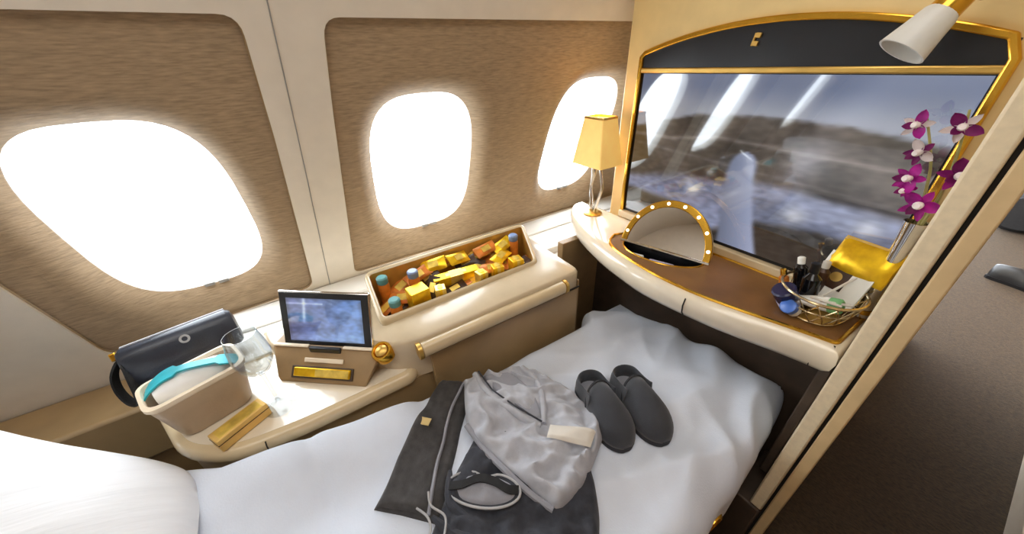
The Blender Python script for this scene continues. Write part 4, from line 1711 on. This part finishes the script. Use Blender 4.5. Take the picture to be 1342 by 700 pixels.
bottle('perfume_bottle', bofs(-.016, -.002, .008), (-.15, .05, 1), [(.014, 0), (.017, .004), (.017, .07), (.008, .082)], [(.008, .082), (.009, .084), (.009, .105), (.006, .107)],
       M_BOTTLE, M_BLACK, 'tall black bottle in the middle of the wire basket', 'bottle')
bottle('lotion_bottle', bofs(-.038, .022, .008), (-.3, .1, 1), [(.011, 0), (.013, .004), (.013, .075), (.006, .083)], [(.007, .083), (.0075, .085), (.0075, .098), (.005, .10)],
       M_BOTTLE, M_WHITEG, 'slim dark bottle with small white cap in the basket', 'bottle')
bottle('mist_bottle', bofs(-.018, .034, .008), (-.05, .1, 1), [(.011, 0), (.013, .004), (.013, .075), (.006, .083)], [(.007, .083), (.0075, .085), (.0075, .098), (.005, .10)],
       M_DKCHOC, M_PAPER, 'slim dark brown bottle with cream cap in the basket', 'bottle')
bottle('cream_jar', bofs(-.034, -.026, .010), (-.35, -.45, .8), [(.018, 0), (.022, .004), (.022, .034), (.019, .038)], [(.023, .036), (.0235, .038), (.0235, .054), (.020, .057)],
       M_NAVYB, M_NAVYB, 'round navy cream jar with lavender label tilted in the basket', 'jar', (M_LAV, .0222, .008, .024))
bottle('blue_cap_jar', bofs(-.020, -.046, .012), (-.3, -.75, .6), [(.012, 0), (.0145, .003), (.0145, .020)], [(.0155, .018), (.016, .02), (.016, .032), (.013, .034)],
       M_WHITEG, M_COBALT, 'little jar with bright blue cap at the basket rim', 'jar')
bottle('amber_vial', bofs(-.058, -.004, .014), (-.4, .1, 1), [(.008, 0), (.010, .003), (.010, .045), (.005, .05)], [(.006, .05), (.0065, .052), (.0065, .064), (.004, .066)],
       M_ORANGE, M_GOLD, 'small amber vial with gold cap leaning on the basket rim', 'bottle')
# tube with green end
tbp = bofs(.008, -.030, .045)
T = thing('cream_tube', 'white squeeze tube with green end lying over the basket contents', 'tube', tbp)
Rm = rot_to((.75, -.05, .22))
bm = B()
loft(bm, [[tbp + Rm @ Vector((math.cos(a) * .016 * kx_, math.sin(a) * .016 * ky_, z)) for a in [2 * PI * k / 18 for k in range(18)]] for z, kx_, ky_ in ((-.045, 1.15, .08), (-.035, 1.12, .3), (-.01, 1.05, .8), (.02, 1, 1))])
obj('tube_body', bm, M_WHITEG, T)
bm = B()
loft(bm, [[tbp + Rm @ Vector((math.cos(a) * .0165 * k_, math.sin(a) * .0165 * k_, z)) for a in [2 * PI * k / 18 for k in range(18)]] for z, k_ in ((.019, 1), (.021, 1.02), (.036, 1.0), (.039, .8))])
obj('green_cap', bm, M_GREENL, T)
# white boxed card with dark picture
cdv = Matrix.Rotation(-.35, 3, 'X')
R1 = rz(-.25) @ Matrix.Rotation(-.42, 3, 'X')
p0 = bofs(.012, .045, .075)
T = thing('toiletry_card', 'white card with dark round print standing in the basket below the gold packet', 'card', p0)
bm = B()
obox(bm, p0, (.095, .006, .105), R1)
obj('card', bm, M_WHITEG, T, bevel=.001)
bm = B()
obox(bm, p0 + R1 @ Vector((-.010, -.0034, .004)), (.044, .001, .058), R1)
pc1 = obj('dark_print', bm, M_DKCHOC, T)
bm = B()
lathe(bm, [(.002, 0), (.011, 0), (.011, .001), (.002, .001)], p0 + R1 @ Vector((-.010, -.0038, .002)), 18, R1 @ Matrix.Rotation(PI / 2, 3, 'X'))
obj('print_motif', bm, M_GOLDS, pc1)
# gold packet behind
R2 = rz(-.22) @ Matrix.Rotation(-.40, 3, 'X')
p1 = bofs(.026, .066, .118)
T = thing('gold_packet', 'crinkled gold foil packet standing at the back of the basket', 'packet', p1)
bm = B()
rings = []
for i in range(9):
    s = i / 8
    th = .030 * max(.12, math.sin(PI * (.02 + .96 * s)) ** .5)
    rings.append([p1 + R2 @ Vector((math.copysign(abs(math.cos(a)) ** .5, math.cos(a)) * .054 + .003 * noise.noise(Vector((s * 8, a, 1))), math.sin(a) * th / 2 + .002 * noise.noise(Vector((s * 9, a * 2, 4))), (s - .5) * .075)) for a in [2 * PI * k / 20 for k in range(20)]])
loft(bm, rings)
obj('foil', bm, M_FOILG, T, angle=25)
bm = B()
obox(bm, p1 + R2 @ Vector((0, 0, .038)), (.104, .006, .010), R2)
obj('crimped_end', bm, M_GOLDS, T, bevel=.001)
# wooden sticks
for a, b, lb in (((.004, -.012, .05), (.034, .030, .098), 'thin pale wooden stick leaning against the white card'),
                 ((.012, -.052, .062), (.058, -.030, .066), 'thin pale wooden stick resting on the basket rim by the green capped tube'),
                 ((-.004, -.060, .0665), (.046, -.050, .0665), 'thin pale wooden stick lying on the front rim of the basket')):
    bm = B()
    tube(bm, [bofs(*a), bofs(*b)], .0026, 6)
    tag(obj('wooden_stick', bm, M_PAPER), lb, 'stick', 'sticks in the wire basket')

# ------------------------------------------------------------------ orchid
vc = Vector((-0.078, 0.955, DZ + .0035))
vs = thing('flower_vase', 'slim silver bud vase holding the orchid beside the television', 'vase', vc)
bm = B()
lathe(bm, [(.014, 0), (.0165, .004), (.012, .05), (.011, .12), (.016, .20), (.0185, .225), (.0165, .225), (.012, .19), (.009, .12)], vc, 22, None, True, True)
obj('vase_body', bm, M_CHROME, vs)
bm = B()
lathe(bm, [(.017, .012), (.0175, .016), (.0165, .022), (.0155, .022)], vc, 22, None, False, False)
obj('gold_ring', bm, M_GOLD, vs)
orc = thing('orchid_spray', 'purple and white orchid spray rising in front of the television edge', 'flower', vc + Vector((0, 0, .20)))
stem1 = smooth_path([vc + Vector((0, 0, .10)), vc + Vector((.004, -.01, .24)), Vector((-0.085, .93, 1.06)), Vector((-0.100, .92, 1.12)), Vector((-0.135, .915, 1.195))], 6)
stem2 = smooth_path([vc + Vector((0, 0, .10)), vc + Vector((.008, -.01, .24)), Vector((-0.070, .93, 1.08)), Vector((-0.078, .92, 1.14)), Vector((-0.092, .915, 1.205))], 6)
for s_ in (stem1, stem2):
    bm = B()
    tube(bm, s_, [.0032 - .0016 * i / len(s_) for i in range(len(s_))], 7)
    obj('stem', bm, M_STEM, orc)


def petal_bm(org, R, ang_, L, W, cup):
    bm = B()
    n, mcount = 6, 4
    g = []
    for i in range(n + 1):
        s = i / n
        w = W * math.sin(PI * min(1, .08 + s * .92)) ** .7 * (0.5 if i == n else 1)
        row = []
        for j in range(-mcount // 2, mcount // 2 + 1):
            q = j / (mcount / 2)
            v = Vector((s * L, q * w / 2, cup * s * s * L + .10 * W * q * q))
            v = Matrix.Rotation(ang_, 3, 'Z') @ v
            row.append(bm.verts.new(Vector(org) + R @ v))
        g.append(row)
    for a, b in zip(g[:-1], g[1:]):
        for j in range(mcount):
            bm.faces.new((a[j], a[j + 1], b[j + 1], b[j]))
    bmesh.ops.solidify(bm, geom=bm.faces[:], thickness=.0012)
    return bm


def orchid(p, face, spin, mp, mi, size=1.0):
    R = rot_to(face) @ rz(spin)
    bm = B()
    lathe(bm, [(.002, -.004), (.006 * size, .002), (.0075 * size, .010), (.005 * size, .014)], p, 12, R)
    fl = obj('flower', bm, M_PETALW, orc)
    WM[fl] = WM[orc]
    for k in range(5):
        a = 2 * PI * k / 5
        big = k in (1, 4)
        bm = petal_bm(p, R, a, (.030 if not big else .032) * size, (.014 if not big else .021) * size, .15)
        obj('petal', bm, mp if not mi or big else mi, fl, angle=80)
    bm = petal_bm(p + R @ Vector((0, 0, .008 * size)), R, PI, .018 * size, .016 * size, .7)
    obj('lip', bm, M_DPURPLE, fl, angle=80)


fl_pos0 = [((-0.139, .912, 1.186), (-.3, -1, .1), .3, M_PURPLE, M_PETALW, .9), ((-0.090, .908, 1.188), (.1, -1, .2), 1.0, M_DPURPLE, M_PETALW, .95),
          ((-0.118, .905, 1.146), (-.4, -1, -.1), .9, M_PETALW, M_DPURPLE, .9), ((-0.112, .900, 1.103), (-.5, -1, .1), 0.2, M_PURPLE, M_PURPLE, 1.0),
          ((-0.062, .898, 1.120), (.15, -1, .1), .6, M_DPURPLE, M_PURPLE, 1.05), ((-0.083, .895, 1.064), (-.2, -1, .05), 1.3, M_PURPLE, M_PURPLE, 1.1),
          ((-0.108, .905, 1.085), (-.5, -.8, -.4), .5, M_PETALW, M_PURPLE, .8)]
for p, f, s, a, b, z in [(Vector(q[0]) + Vector((.002, 0, -.008)), *q[1:5], q[5] * .85) for q in fl_pos0]:
    orchid(Vector(p), f, s, a, b, z)

# ------------------------------------------------------------------ things on the aisle floor
# black shoe lying on the carpet
sh = thing('black_shoe', 'black leather shoe standing on the dark aisle carpet', 'shoe', (0.12, 3.5, 0.0), rz(-0.25), 'shoes in the aisle')
out = [(0.29 * s, w * .052) for s, w in ((0, .5), (.04, .72), (.15, .8), (.35, .74), (.55, .86), (.72, 1), (.88, .86), (.96, .6), (1, .25))]
ol = out + [(x, -y) for x, y in out[::-1]]
bm = B()
loft(bm, [[(x, y, 0) for x, y in ol], [(x, y * 1.03, .02) for x, y in ol]])
obj('sole', bm, M_BLACK, sh, world=False)
bm = B()
rings = []
for s, w, h in ((.02, .6, .085), (.08, .74, .095), (.2, .78, .10), (.35, .72, .105), (.5, .8, .09), (.65, .94, .068), (.8, .95, .055), (.92, .74, .045), (.985, .35, .03)):
    rings.append([(0.29 * s, math.cos(b) * w * .052, .018 + max(0, math.sin(b)) ** .8 * h * .85) for b in [PI * k / 14 for k in range(15)]])
loft(bm, rings, True, True)
obj('upper', bm, M_BLACK, sh, world=False, angle=70)
# black holdall further along the aisle
hb = thing('black_holdall', 'soft black holdall bag on the floor further along the aisle', 'bag', (0.11, 4.75, 0.0))
bm = B()
sec_ = superell(.12, .15, 3, 24)
loft(bm, [[(0.11 + a * k, 4.75 + s, .151 + b * k) for a, b in sec_] for s, k in ((-.25, .8), (-.22, .97), (0, 1), (.22, .97), (.25, .8))])
obj('bag_body', bm, M_BLACKF, hb)
bm = B()
tube(bm, smooth_path([(.11, 4.6, .29), (.11, 4.64, .36), (.11, 4.75, .39), (.11, 4.86, .36), (.11, 4.9, .29)], 5), .012, 8)
obj('handle', bm, M_BLACK, hb)
